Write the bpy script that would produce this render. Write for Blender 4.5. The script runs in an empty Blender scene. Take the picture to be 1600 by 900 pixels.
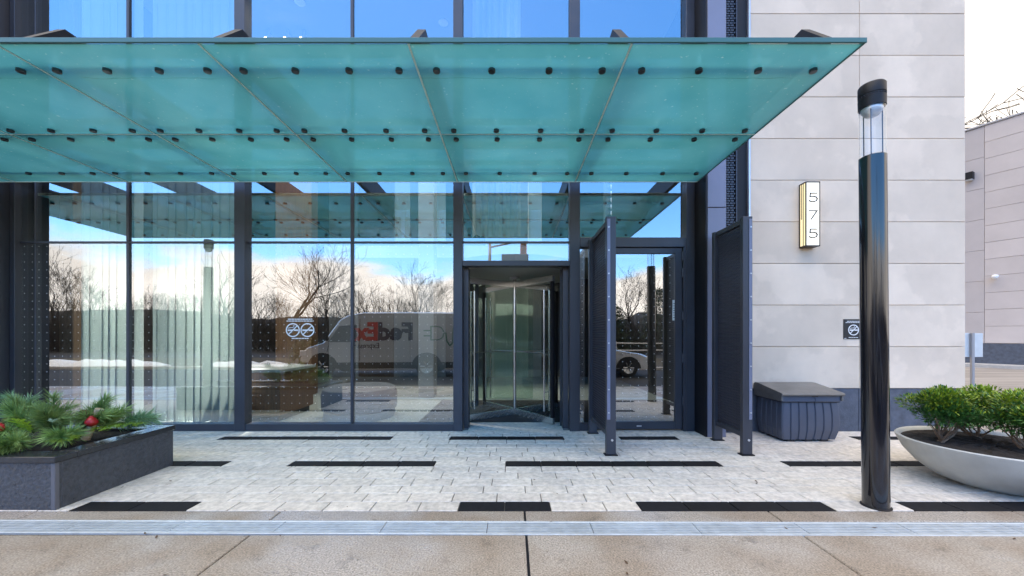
import bpy, math, random
from mathutils import Vector, Matrix
R = math.radians
rnd = random.Random(7)
scene = bpy.context.scene
COL = scene.collection

# ------------------------------------------------------------------ camera
cam_d = bpy.data.cameras.new('camera')
cam = bpy.data.objects.new('camera', cam_d); COL.objects.link(cam)
cam.location = (0, 0, 1.4); cam.rotation_euler = (R(90), 0, 0)
cam_d.sensor_width = 36; cam_d.lens = 13.5; cam_d.shift_y = 74 / 1600
cam_d.clip_start = .05; cam_d.clip_end = 4000
scene.camera = cam

# ------------------------------------------------------------------ view, cycles
scene.view_settings.view_transform = 'Standard'; scene.view_settings.look = 'None'
scene.view_settings.gamma = 1
scene.view_settings.exposure = 1.48
scene.cycles.use_denoising = True
scene.cycles.max_bounces = 9; scene.cycles.diffuse_bounces = 4; scene.cycles.glossy_bounces = 5
scene.cycles.transparent_max_bounces = 24; scene.cycles.transmission_bounces = 6
scene.cycles.caustics_reflective = False; scene.cycles.caustics_refractive = False
scene.cycles.sample_clamp_indirect = 6

# ------------------------------------------------------------------ sky
SUN_DIR = Vector((-.20, -.12, .97)).normalized()
w = bpy.data.worlds.new('World'); scene.world = w; w.use_nodes = True
nt = w.node_tree; N = nt.nodes; L = nt.links
for n in list(N): N.remove(n)
def node(t, **kw):
    n = N.new(t)
    for k, v in kw.items(): setattr(n, k, v)
    return n
def wmath(op, a, b=None, c=None, clamp=False):
    n = node('ShaderNodeMath', operation=op); n.use_clamp = clamp
    for i, v in enumerate((a, b, c)):
        if v is None: continue
        if isinstance(v, (int, float)): n.inputs[i].default_value = v
        else: L.new(v, n.inputs[i])
    return n.outputs[0]
sky = node('ShaderNodeTexSky', sky_type='NISHITA', sun_disc=False)
sky.sun_elevation = math.asin(SUN_DIR.z); sky.sun_rotation = math.atan2(SUN_DIR.x, SUN_DIR.y)
sky.air_density = 1.0; sky.dust_density = .25; sky.ozone_density = 4.0
hs = node('ShaderNodeHueSaturation'); L.new(sky.outputs[0], hs.inputs['Color']); hs.inputs['Saturation'].default_value = 1.25; hs.inputs['Value'].default_value = 1.6
tc = node('ShaderNodeTexCoord'); sp = node('ShaderNodeSeparateXYZ'); L.new(tc.outputs['Generated'], sp.inputs[0])
zz = wmath('MAXIMUM', sp.outputs[2], 0.0)
den = wmath('ADD', zz, .22)
cb = node('ShaderNodeCombineXYZ')
L.new(wmath('DIVIDE', sp.outputs[0], den), cb.inputs[0]); L.new(wmath('DIVIDE', sp.outputs[1], den), cb.inputs[1])
cb.inputs[2].default_value = 3.3
nz = node('ShaderNodeTexNoise'); L.new(cb.outputs[0], nz.inputs['Vector'])
nz.inputs['Scale'].default_value = 1.6; nz.inputs['Detail'].default_value = 9; nz.inputs['Roughness'].default_value = .55
nz2 = node('ShaderNodeTexNoise'); L.new(cb.outputs[0], nz2.inputs['Vector'])
nz2.inputs['Scale'].default_value = 2.6; nz2.inputs['Detail'].default_value = 6
# overcast overhead and behind the building, a clear gap across the street above low broken cloud
north = wmath('MAXIMUM', wmath('MULTIPLY_ADD', sp.outputs[1], 2.0, .85), -.42)
low = wmath('MULTIPLY', wmath('MAXIMUM', wmath('SUBTRACT', .20, zz), 0.0), 5.5)
cov = wmath('ADD', wmath('ADD', nz.outputs[0], north), low)
mask = node('ShaderNodeMapRange', interpolation_type='SMOOTHSTEP'); L.new(cov, mask.inputs[0])
mask.inputs[1].default_value = .20; mask.inputs[2].default_value = .44
ccol = node('ShaderNodeMixRGB'); L.new(nz2.outputs[0], ccol.inputs[0])
ccol.inputs[1].default_value = (2.1, 1.97, 1.85, 1); ccol.inputs[2].default_value = (5.8, 5.25, 4.7, 1)
# clouds toward the low winter sun are the brightest
glow = wmath('MULTIPLY_ADD', wmath('MULTIPLY', wmath('MAXIMUM', wmath('MULTIPLY', sp.outputs[1], -1.0), 0.0), wmath('SUBTRACT', 1.0, zz)), 1.0, 1.0)
cg = node('ShaderNodeVectorMath', operation='SCALE'); L.new(ccol.outputs[0], cg.inputs[0]); L.new(glow, cg.inputs['Scale'])
mx = node('ShaderNodeMixRGB'); L.new(mask.outputs[0], mx.inputs[0]); L.new(hs.outputs[0], mx.inputs[1]); L.new(cg.outputs[0], mx.inputs[2])
bg = node('ShaderNodeBackground'); L.new(mx.outputs[0], bg.inputs[0]); bg.inputs[1].default_value = .15
wo = node('ShaderNodeOutputWorld'); L.new(bg.outputs[0], wo.inputs[0])

sun_d = bpy.data.lights.new('sun', 'SUN'); sun = bpy.data.objects.new('sun', sun_d); COL.objects.link(sun)
sun_d.energy = 1.1; sun_d.angle = R(65); sun_d.color = (1, .92, .80)
sun.rotation_euler = SUN_DIR.to_track_quat('Z', 'Y').to_euler()

# ------------------------------------------------------------------ materials
def base(name):
    m = bpy.data.materials.new(name); m.use_nodes = True
    t = m.node_tree; t.nodes.clear()
    o = t.nodes.new('ShaderNodeOutputMaterial')
    return m, t, o
def pm(name, col, rough=.5, metal=0., var=0., scale=4., col2=None, bump=0., bscale=60., objvar=0., spec=.5,
       coat=0., detail=6, stretch=(1, 1, 1), rvar=0., emit=None, es=0., stain=0., bdist=.01):
    m, t, o = base(name); n = t.nodes; l = t.links
    p = n.new('ShaderNodeBsdfPrincipled'); l.new(p.outputs[0], o.inputs[0])
    p.inputs['Base Color'].default_value = (*col, 1); p.inputs['Roughness'].default_value = rough
    p.inputs['Metallic'].default_value = metal; p.inputs['Specular IOR Level'].default_value = spec
    if coat: p.inputs['Coat Weight'].default_value = coat; p.inputs['Coat Roughness'].default_value = .08
    if emit: p.inputs['Emission Color'].default_value = (*emit, 1); p.inputs['Emission Strength'].default_value = es
    if var or bump or objvar or rvar:
        tcn = n.new('ShaderNodeTexCoord'); oi = n.new('ShaderNodeObjectInfo')
        ad = n.new('ShaderNodeVectorMath'); ad.operation = 'MULTIPLY_ADD'
        cx = n.new('ShaderNodeCombineXYZ')
        for i in range(3): l.new(oi.outputs['Random'], cx.inputs[i])
        l.new(cx.outputs[0], ad.inputs[0]); ad.inputs[1].default_value = (37, 53, 71); l.new(tcn.outputs['Object'], ad.inputs[2])
        mp = n.new('ShaderNodeMapping'); l.new(ad.outputs[0], mp.inputs[0]); mp.inputs['Scale'].default_value = stretch
        src = None
        nn = n.new('ShaderNodeTexNoise'); l.new(mp.outputs[0], nn.inputs['Vector'])
        nn.inputs['Scale'].default_value = scale; nn.inputs['Detail'].default_value = detail; nn.inputs['Roughness'].default_value = .62
        if var:
            cr = n.new('ShaderNodeMapRange'); l.new(nn.outputs[0], cr.inputs[0])
            cr.inputs[1].default_value = .3; cr.inputs[2].default_value = .7
            mxn = n.new('ShaderNodeMixRGB'); l.new(cr.outputs[0], mxn.inputs[0])
            c2 = col2 or tuple(c * (1 - var) for c in col)
            mxn.inputs[1].default_value = (*c2, 1); mxn.inputs[2].default_value = (*[min(1, c * (1 + var * .4)) for c in col], 1)
            src = mxn.outputs[0]
        if stain:
            n3 = n.new('ShaderNodeTexNoise'); l.new(mp.outputs[0], n3.inputs['Vector']); n3.inputs['Scale'].default_value = .75; n3.inputs['Detail'].default_value = 7; n3.inputs['Roughness'].default_value = .55
            s3 = n.new('ShaderNodeMapRange'); l.new(n3.outputs[0], s3.inputs[0]); s3.inputs[1].default_value = .49; s3.inputs[2].default_value = .52
            s3.inputs[3].default_value = 1 - stain; s3.inputs[4].default_value = 1.0
            ms = n.new('ShaderNodeMixRGB'); ms.blend_type = 'MULTIPLY'; ms.inputs[0].default_value = 1; l.new(src, ms.inputs[1]); l.new(s3.outputs[0], ms.inputs[2]); src = ms.outputs[0]
        if objvar:
            mr = n.new('ShaderNodeMapRange'); l.new(oi.outputs['Random'], mr.inputs[0])
            mr.inputs[3].default_value = 1 - objvar; mr.inputs[4].default_value = 1 + objvar
            hs = n.new('ShaderNodeHueSaturation'); l.new(mr.outputs[0], hs.inputs['Value'])
            if src: l.new(src, hs.inputs['Color'])
            else: hs.inputs['Color'].default_value = (*col, 1)
            src = hs.outputs[0]
        if src: l.new(src, p.inputs['Base Color'])
        if rvar:
            rr = n.new('ShaderNodeMapRange'); l.new(nn.outputs[0], rr.inputs[0]); rr.inputs[1].default_value = .3; rr.inputs[2].default_value = .7
            rr.inputs[3].default_value = max(.02, rough - rvar); rr.inputs[4].default_value = min(1, rough + rvar); l.new(rr.outputs[0], p.inputs['Roughness'])
        if bump:
            n2 = n.new('ShaderNodeTexNoise'); l.new(mp.outputs[0], n2.inputs['Vector']); n2.inputs['Scale'].default_value = bscale
            n2.inputs['Detail'].default_value = 5
            b = n.new('ShaderNodeBump'); b.inputs['Strength'].default_value = bump; b.inputs['Distance'].default_value = bdist
            l.new(n2.outputs[0], b.inputs['Height']); l.new(b.outputs[0], p.inputs['Normal'])
    return m
def glassmat(name, r0, tint, refl=(1, 1, 1), wave=0.):
    m, t, o = base(name); n = t.nodes; l = t.links
    tr = n.new('ShaderNodeBsdfTransparent'); tr.inputs[0].default_value = (*tint, 1)
    gl = n.new('ShaderNodeBsdfGlossy'); gl.inputs[0].default_value = (*refl, 1); gl.inputs['Roughness'].default_value = 0
    lw = n.new('ShaderNodeLayerWeight'); lw.inputs[0].default_value = .5
    pw = n.new('ShaderNodeMath'); pw.operation = 'POWER'; l.new(lw.outputs['Facing'], pw.inputs[0]); pw.inputs[1].default_value = 5
    ma = n.new('ShaderNodeMath'); ma.operation = 'MULTIPLY_ADD'; l.new(pw.outputs[0], ma.inputs[0]); ma.inputs[1].default_value = 1 - r0; ma.inputs[2].default_value = r0
    mi = n.new('ShaderNodeMixShader'); l.new(ma.outputs[0], mi.inputs[0]); l.new(tr.outputs[0], mi.inputs[1]); l.new(gl.outputs[0], mi.inputs[2])
    if wave:
        tcn = n.new('ShaderNodeTexCoord'); nn = n.new('ShaderNodeTexNoise'); l.new(tcn.outputs['Object'], nn.inputs['Vector']); nn.inputs['Scale'].default_value = .9
        nn.inputs['Detail'].default_value = 1
        b = n.new('ShaderNodeBump'); b.inputs['Strength'].default_value = wave; b.inputs['Distance'].default_value = .02
        l.new(nn.outputs[0], b.inputs['Height']); l.new(b.outputs[0], gl.inputs['Normal'])
    l.new(mi.outputs[0], o.inputs[0])
    return m
M = {}
M['metal'] = pm('dark_blue_grey_metal', (.055, .057, .071), .40, .2, var=.15, scale=2, rvar=.08)
M['sheet'] = pm('dark_sheet_metal', (.035, .035, .048), .45, .2)
M['metal_light'] = pm('blue_grey_panel', (.20, .21, .29), .42, .1, var=.1, scale=1.5)
M['black'] = pm('black_metal', (.010, .010, .013), .5, spec=.3)
M['gloss_black'] = pm('gloss_black_paint', (.010, .010, .014), .13, var=.5, scale=3, stretch=(6, 6, .5), coat=.6, rvar=.05)
M['rear_glass'] = glassmat('rear_glass', .08, (.36, .42, .46))
M['coat_glass'] = glassmat('coated_glass', .34, (.84, .90, .90), (.96, .98, 1), wave=.08)
M['clear_glass'] = glassmat('clear_glass', .03, (.98, 1, .99))
M['door_glass'] = glassmat('door_glass', .06, (.92, .96, .94))
M['green_glass'] = glassmat('green_glass', .06, (.82, .91, .85))
M['tube_glass'] = glassmat('lamp_tube_glass', .05, (.93, .95, .97))
M['frit'] = pm('white_frit', (.75, .78, .78), .5)
M['lime'] = pm('limestone', (.77, .64, .51), .75, var=.15, scale=1.1, detail=9, objvar=.05, bump=.12, bscale=90, stain=.08)
M['lime_joint'] = pm('joint', (.60, .53, .46), .9)
M['base_stone'] = pm('dark_base_stone', (.085, .10, .135), .6, var=.35, scale=9, bump=.5, bscale=55)
M['silver'] = pm('silver_trim', (.62, .62, .64), .3, .6)
M['paver'] = pm('white_granite_paver', (.70, .645, .585), .7, var=.34, scale=19, objvar=.06, bump=.5, bscale=120, detail=12)
M['paver_dark'] = pm('black_granite_paver', (.010, .010, .013), .75, var=.4, scale=30, objvar=.2, spec=.25)
M['bed'] = pm('joint_sand', (.085, .08, .072), .95)
M['drain'] = pm('galvanised_grate', (.55, .60, .65), .45, .35, var=.2, scale=12)
M['asphalt'] = pm('asphalt', (.028, .028, .032), .8, var=.35, scale=1.2, bump=.4, bscale=120, spec=.25)
M['side_drive'] = pm('driveway_surface', (.30, .265, .235), .8, var=.4, scale=1.3, stretch=(.25, 3, 1), detail=8)
M['kerb'] = pm('kerb_concrete', (.48, .46, .44), .8, var=.2, scale=4)
M['earth'] = pm('leaf_litter', (.034, .025, .017), .95, var=.5, scale=1.5, col2=(.015, .012, .008), bump=.6, bscale=20)
M['grass'] = pm('winter_grass', (.055, .05, .025), .95, var=.5, scale=2, col2=(.055, .035, .018))
M['snow'] = pm('snow', (.85, .88, .92), .7, var=.06, scale=6)
M['bark'] = pm('bark', (.045, .036, .028), .9, var=.4, scale=14, bump=.5)
M['twig'] = pm('twigs', (.032, .024, .018), .9, var=.3, scale=2)
M['wall_int'] = pm('interior_wall', (.30, .31, .32), .6)
M['wall_dark'] = pm('interior_dark_wall', (.025, .025, .028), .5)
M['wall_pale'] = pm('pale_lobby_panel', (.58, .60, .56), .5)
M['wood'] = pm('warm_wood', (.17, .08, .036), .45, var=.4, scale=5, stretch=(8, 8, .6))
M['brown'] = pm('brown_wood', (.13, .085, .055), .5, var=.35, scale=5, stretch=(8, 8, .6))
M['tile'] = pm('lobby_tile', (.36, .40, .385), .22, var=.06, scale=2)
M['ceil'] = pm('grey_ceiling', (.30, .30, .31), .7)
M['mat'] = pm('floor_mat', (.03, .03, .033), .95, var=.4, scale=40)
M['white'] = pm('white_paint', (.78, .78, .78), .4)
M['steel'] = pm('brushed_steel', (.62, .62, .60), .25, .9)
M['lamp'] = pm('downlight_lens', (.9, .9, .9), .4, emit=(1, .86, .66), es=14)
M['sign_face'] = pm('sign_face', (.86, .84, .76), .45, emit=(1, .93, .76), es=.35)
M['sign_side'] = pm('sign_side', (.80, .66, .36), .45, emit=(1, .85, .50), es=.3)
M['bolt'] = pm('bolt_metal', (.07, .075, .08), .3, .7)
M['slate'] = pm('slate_planter', (.072, .080, .098), .42, var=.45, scale=26, bump=.8, bscale=30, bdist=.016, rvar=.15)
M['slate_top'] = pm('polished_granite', (.035, .037, .042), .16, var=.3, scale=40)
M['slate_edge'] = pm('planter_edge', (.13, .135, .16), .45)
M['soil'] = pm('soil', (.022, .016, .013), .95, var=.6, scale=40, bump=1, bscale=60)
M['bowl'] = pm('bowl_concrete', (.50, .50, .475), .65, var=.14, scale=5, bump=.1, bscale=80)
M['box'] = pm('plastic_dark_blue', (.085, .10, .14), .42, var=.12, scale=3, bump=.08, bscale=200)
M['lid'] = pm('plastic_lid', (.17, .16, .152), .45, var=.3, scale=4, bump=.08, bscale=200)
M['boxdark'] = pm('plastic_recess', (.012, .014, .022), .5)
M['rubber'] = pm('rubber', (.015, .015, .016), .8)
M['van'] = pm('van_white', (.56, .57, .58), .25, coat=.5)
M['carpaint'] = pm('car_silver', (.66, .67, .68), .2, .2, coat=.6)
M['car_glass'] = pm('car_glass', (.01, .012, .014), .05, spec=.8)
M['letter_dark'] = pm('dark_lettering', (.035, .025, .06), .4)
M['letter_red'] = pm('red_lettering', (.55, .02, .02), .4)
M['letter_green'] = pm('green_graphic', (.02, .17, .09), .4)
M['lens'] = pm('headlight_lens', (.7, .72, .75), .1)
M['orange'] = pm('signal_housing', (.55, .17, .03), .5)
M['red_lens'] = pm('signal_red_lens', (.3, .02, .02), .3)
M['sign_back'] = pm('sign_back', (.62, .66, .68), .45, .2, var=.1)
M['post'] = pm('galvanised_post', (.36, .36, .38), .5, .5)
M['tower_wall'] = pm('tower_wall', (.55, .55, .54), .8)
M['tower_slab'] = pm('tower_balcony', (.8, .8, .8), .7)
M['tower_glass'] = pm('tower_window', (.05, .07, .08), .1)
M['podium'] = pm('podium_stone', (.57, .505, .475), .8, var=.08, scale=1, objvar=.06)
M['podium_grey'] = pm('podium_grey_stone', (.50, .45, .435), .8, var=.08, scale=1, objvar=.02)
M['pine'] = pm('pine_needles', (.32, .45, .14), .5, objvar=.25, var=.4, scale=9, col2=(.06, .16, .05))
M['pine_blue'] = pm('blue_pine_needles', (.20, .37, .18), .5, objvar=.2, var=.3, scale=9)
M['cedar'] = pm('cedar_sprays', (.38, .52, .045), .5, objvar=.25, var=.45, scale=7, col2=(.18, .36, .04))
M['pale_leaf'] = pm('silver_leaf', (.42, .50, .33), .5, var=.5, scale=30, col2=(.12, .25, .10))
M['stem'] = pm('branch_stem', (.10, .06, .035), .8, var=.3, scale=20)
M['shrub_stem'] = pm('shrub_stem', (.27, .17, .11), .8, var=.35, scale=20)
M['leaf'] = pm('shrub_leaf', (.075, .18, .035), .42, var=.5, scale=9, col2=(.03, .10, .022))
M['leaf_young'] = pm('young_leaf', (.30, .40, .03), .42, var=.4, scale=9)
M['red'] = pm('red_ornament', (.42, .012, .02), .4, var=.4, scale=40)
M['birch'] = pm('birch_bark', (.62, .52, .38), .7, var=.5, scale=14, stretch=(1, 1, 5), col2=(.25, .17, .10))
M['cone'] = pm('pine_cone', (.20, .105, .05), .8, var=.4, scale=60)
M['cone_pale'] = pm('pale_pine_cone', (.36, .25, .13), .8, var=.4, scale=60)
M['evergreen'] = pm('evergreen_leaf', (.05, .09, .025), .6, var=.5, scale=1.5)
M['letter'] = pm('black_numeral', (.03, .03, .03), .5)
M['decal'] = pm('white_decal', (.82, .82, .82), .5)
M['sign_black'] = pm('black_sign', (.014, .014, .016), .4)
M['paper'] = pm('paper', (.72, .72, .70), .7)
M['reflector'] = pm('lamp_reflector', (.72, .73, .75), .3, .4)
M['concrete'] = None

def curtain_mat():
    m, t, o = base('curtain_fabric'); n = t.nodes; l = t.links
    d = n.new('ShaderNodeBsdfDiffuse'); d.inputs[0].default_value = (.70, .76, .75, 1)
    tr = n.new('ShaderNodeBsdfTranslucent'); tr.inputs[0].default_value = (.60, .64, .62, 1)
    mi = n.new('ShaderNodeMixShader'); mi.inputs[0].default_value = .45
    l.new(d.outputs[0], mi.inputs[1]); l.new(tr.outputs[0], mi.inputs[2]); l.new(mi.outputs[0], o.inputs[0])
    return m
M['curtain'] = curtain_mat()

def canopy_mat():
    m, t, o = base('frosted_teal_glass'); n = t.nodes; l = t.links
    tcn = n.new('ShaderNodeTexCoord'); oi = n.new('ShaderNodeObjectInfo')
    nn = n.new('ShaderNodeTexNoise'); l.new(tcn.outputs['Object'], nn.inputs['Vector']); nn.inputs['Scale'].default_value = 1.7; nn.inputs['Detail'].default_value = 8
    mx = n.new('ShaderNodeMixRGB'); l.new(nn.outputs[0], mx.inputs[0])
    mx.inputs[1].default_value = (.030, .215, .255, 1); mx.inputs[2].default_value = (.135, .395, .43, 1)
    # dried water marks and dust left on the sheet
    n2 = n.new('ShaderNodeTexNoise'); l.new(tcn.outputs['Object'], n2.inputs['Vector']); n2.inputs['Scale'].default_value = 26; n2.inputs['Detail'].default_value = 3
    st = n.new('ShaderNodeMapRange'); l.new(n2.outputs[0], st.inputs[0]); st.inputs[1].default_value = .66; st.inputs[2].default_value = .74; st.inputs[4].default_value = .5
    m2 = n.new('ShaderNodeMixRGB'); l.new(st.outputs[0], m2.inputs[0]); l.new(mx.outputs[0], m2.inputs[1]); m2.inputs[2].default_value = (.45, .62, .58, 1)
    # tide line of dried water behind the front fixings
    ge = n.new('ShaderNodeNewGeometry'); sx_ = n.new('ShaderNodeSeparateXYZ'); l.new(ge.outputs['Position'], sx_.inputs[0])
    def mth(op, a, b_):
        q_ = n.new('ShaderNodeMath'); q_.operation = op
        for i_, v_ in enumerate((a, b_)):
            if isinstance(v_, (int, float)): q_.inputs[i_].default_value = v_
            else: l.new(v_, q_.inputs[i_])
        return q_.outputs[0]
    n6 = n.new('ShaderNodeTexNoise'); l.new(tcn.outputs['Object'], n6.inputs['Vector']); n6.inputs['Scale'].default_value = 6; n6.inputs['Detail'].default_value = 6
    dist = mth('ABSOLUTE', mth('SUBTRACT', mth('SUBTRACT', sx_.outputs[1], 3.21), mth('MULTIPLY', n6.outputs[0], .05)), 0)
    tl_ = n.new('ShaderNodeMapRange'); l.new(dist, tl_.inputs[0]); tl_.inputs[1].default_value = .001; tl_.inputs[2].default_value = .006; tl_.inputs[3].default_value = .55; tl_.inputs[4].default_value = 0
    fade = n.new('ShaderNodeMapRange'); l.new(nn.outputs[0], fade.inputs[0]); fade.inputs[1].default_value = .40; fade.inputs[2].default_value = .52
    m6 = n.new('ShaderNodeMixRGB'); l.new(mth('MULTIPLY', tl_.outputs[0], fade.outputs[0]), m6.inputs[0]); l.new(m2.outputs[0], m6.inputs[1]); m6.inputs[2].default_value = (.02, .10, .10, 1)
    m2 = m6
    tl = n.new('ShaderNodeBsdfTranslucent'); l.new(m2.outputs[0], tl.inputs[0])
    df = n.new('ShaderNodeBsdfDiffuse'); df.inputs[0].default_value = (.08, .26, .24, 1)
    m3 = n.new('ShaderNodeMixShader'); m3.inputs[0].default_value = .28; l.new(tl.outputs[0], m3.inputs[1]); l.new(df.outputs[0], m3.inputs[2])
    tp = n.new('ShaderNodeBsdfTransparent'); tp.inputs[0].default_value = (.42, .85, .78, 1)
    m4 = n.new('ShaderNodeMixShader'); m4.inputs[0].default_value = .08; l.new(m3.outputs[0], m4.inputs[1]); l.new(tp.outputs[0], m4.inputs[2])
    gl = n.new('ShaderNodeBsdfGlossy'); gl.inputs['Roughness'].default_value = .09
    n4 = n.new('ShaderNodeTexNoise'); l.new(tcn.outputs['Object'], n4.inputs['Vector']); n4.inputs['Scale'].default_value = 9; n4.inputs['Detail'].default_value = 5
    bp = n.new('ShaderNodeBump'); bp.inputs['Strength'].default_value = .18; bp.inputs['Distance'].default_value = .01; l.new(n4.outputs[0], bp.inputs['Height'])
    l.new(bp.outputs[0], gl.inputs['Normal'])
    fr = n.new('ShaderNodeLayerWeight'); fr.inputs[0].default_value = .32
    cl = n.new('ShaderNodeMath'); cl.operation = 'MULTIPLY'; l.new(fr.outputs['Fresnel'], cl.inputs[0]); cl.inputs[1].default_value = .6
    m5 = n.new('ShaderNodeMixShader'); l.new(cl.outputs[0], m5.inputs[0]); l.new(m4.outputs[0], m5.inputs[1]); l.new(gl.outputs[0], m5.inputs[2])
    l.new(m5.outputs[0], o.inputs[0])
    return m
M['canopy'] = canopy_mat()
M['canopy_clear'] = glassmat('canopy_top_glass', .02, (.90, .98, .96))
M['seam'] = pm('silicone_seam', (.66, .86, .80), .4)
M['canopy_edge'] = pm('canopy_edge_trim', (.05, .15, .14), .35)

def concrete_mat():
    m, t, o = base('exposed_aggregate'); n = t.nodes; l = t.links
    p = n.new('ShaderNodeBsdfPrincipled'); l.new(p.outputs[0], o.inputs[0])
    tcn = n.new('ShaderNodeTexCoord'); ge = n.new('ShaderNodeNewGeometry')
    pos = ge.outputs['Position']
    a = n.new('ShaderNodeTexNoise'); l.new(pos, a.inputs['Vector']); a.inputs['Scale'].default_value = 1.1; a.inputs['Detail'].default_value = 6
    b = n.new('ShaderNodeTexNoise'); l.new(pos, b.inputs['Vector']); b.inputs['Scale'].default_value = 95; b.inputs['Detail'].default_value = 3
    c = n.new('ShaderNodeTexNoise'); l.new(pos, c.inputs['Vector']); c.inputs['Scale'].default_value = 4.5; c.inputs['Detail'].default_value = 8; c.inputs['Roughness'].default_value = .7
    r1 = n.new('ShaderNodeMapRange'); l.new(a.outputs[0], r1.inputs[0]); r1.inputs[1].default_value = .42; r1.inputs[2].default_value = .58
    m1 = n.new('ShaderNodeMixRGB'); l.new(r1.outputs[0], m1.inputs[0]); m1.inputs[1].default_value = (.29, .238, .19, 1); m1.inputs[2].default_value = (.38, .34, .30, 1)
    r2 = n.new('ShaderNodeMapRange'); l.new(b.outputs[0], r2.inputs[0]); r2.inputs[1].default_value = .3; r2.inputs[2].default_value = .7; r2.inputs[3].default_value = .52; r2.inputs[4].default_value = 1.38
    m2 = n.new('ShaderNodeMixRGB'); m2.blend_type = 'MULTIPLY'; m2.inputs[0].default_value = 1; l.new(m1.outputs[0], m2.inputs[1]); l.new(r2.outputs[0], m2.inputs[2])
    r3 = n.new('ShaderNodeMapRange'); l.new(c.outputs[0], r3.inputs[0]); r3.inputs[1].default_value = .24; r3.inputs[2].default_value = .44; r3.inputs[3].default_value = .42; r3.inputs[4].default_value = 1
    m3 = n.new('ShaderNodeMixRGB'); m3.blend_type = 'MULTIPLY'; m3.inputs[0].default_value = 1; l.new(m2.outputs[0], m3.inputs[1]); l.new(r3.outputs[0], m3.inputs[2])
    l.new(m3.outputs[0], p.inputs['Base Color'])
    r4 = n.new('ShaderNodeMapRange'); l.new(a.outputs[0], r4.inputs[0]); r4.inputs[1].default_value = .35; r4.inputs[2].default_value = .62; r4.inputs[3].default_value = .6; r4.inputs[4].default_value = .20
    l.new(r4.outputs[0], p.inputs['Roughness'])
    bp = n.new('ShaderNodeBump'); bp.inputs['Strength'].default_value = .35; bp.inputs['Distance'].default_value = .004; l.new(b.outputs[0], bp.inputs['Height']); l.new(bp.outputs[0], p.inputs['Normal'])
    return m
M['concrete'] = concrete_mat()

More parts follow.
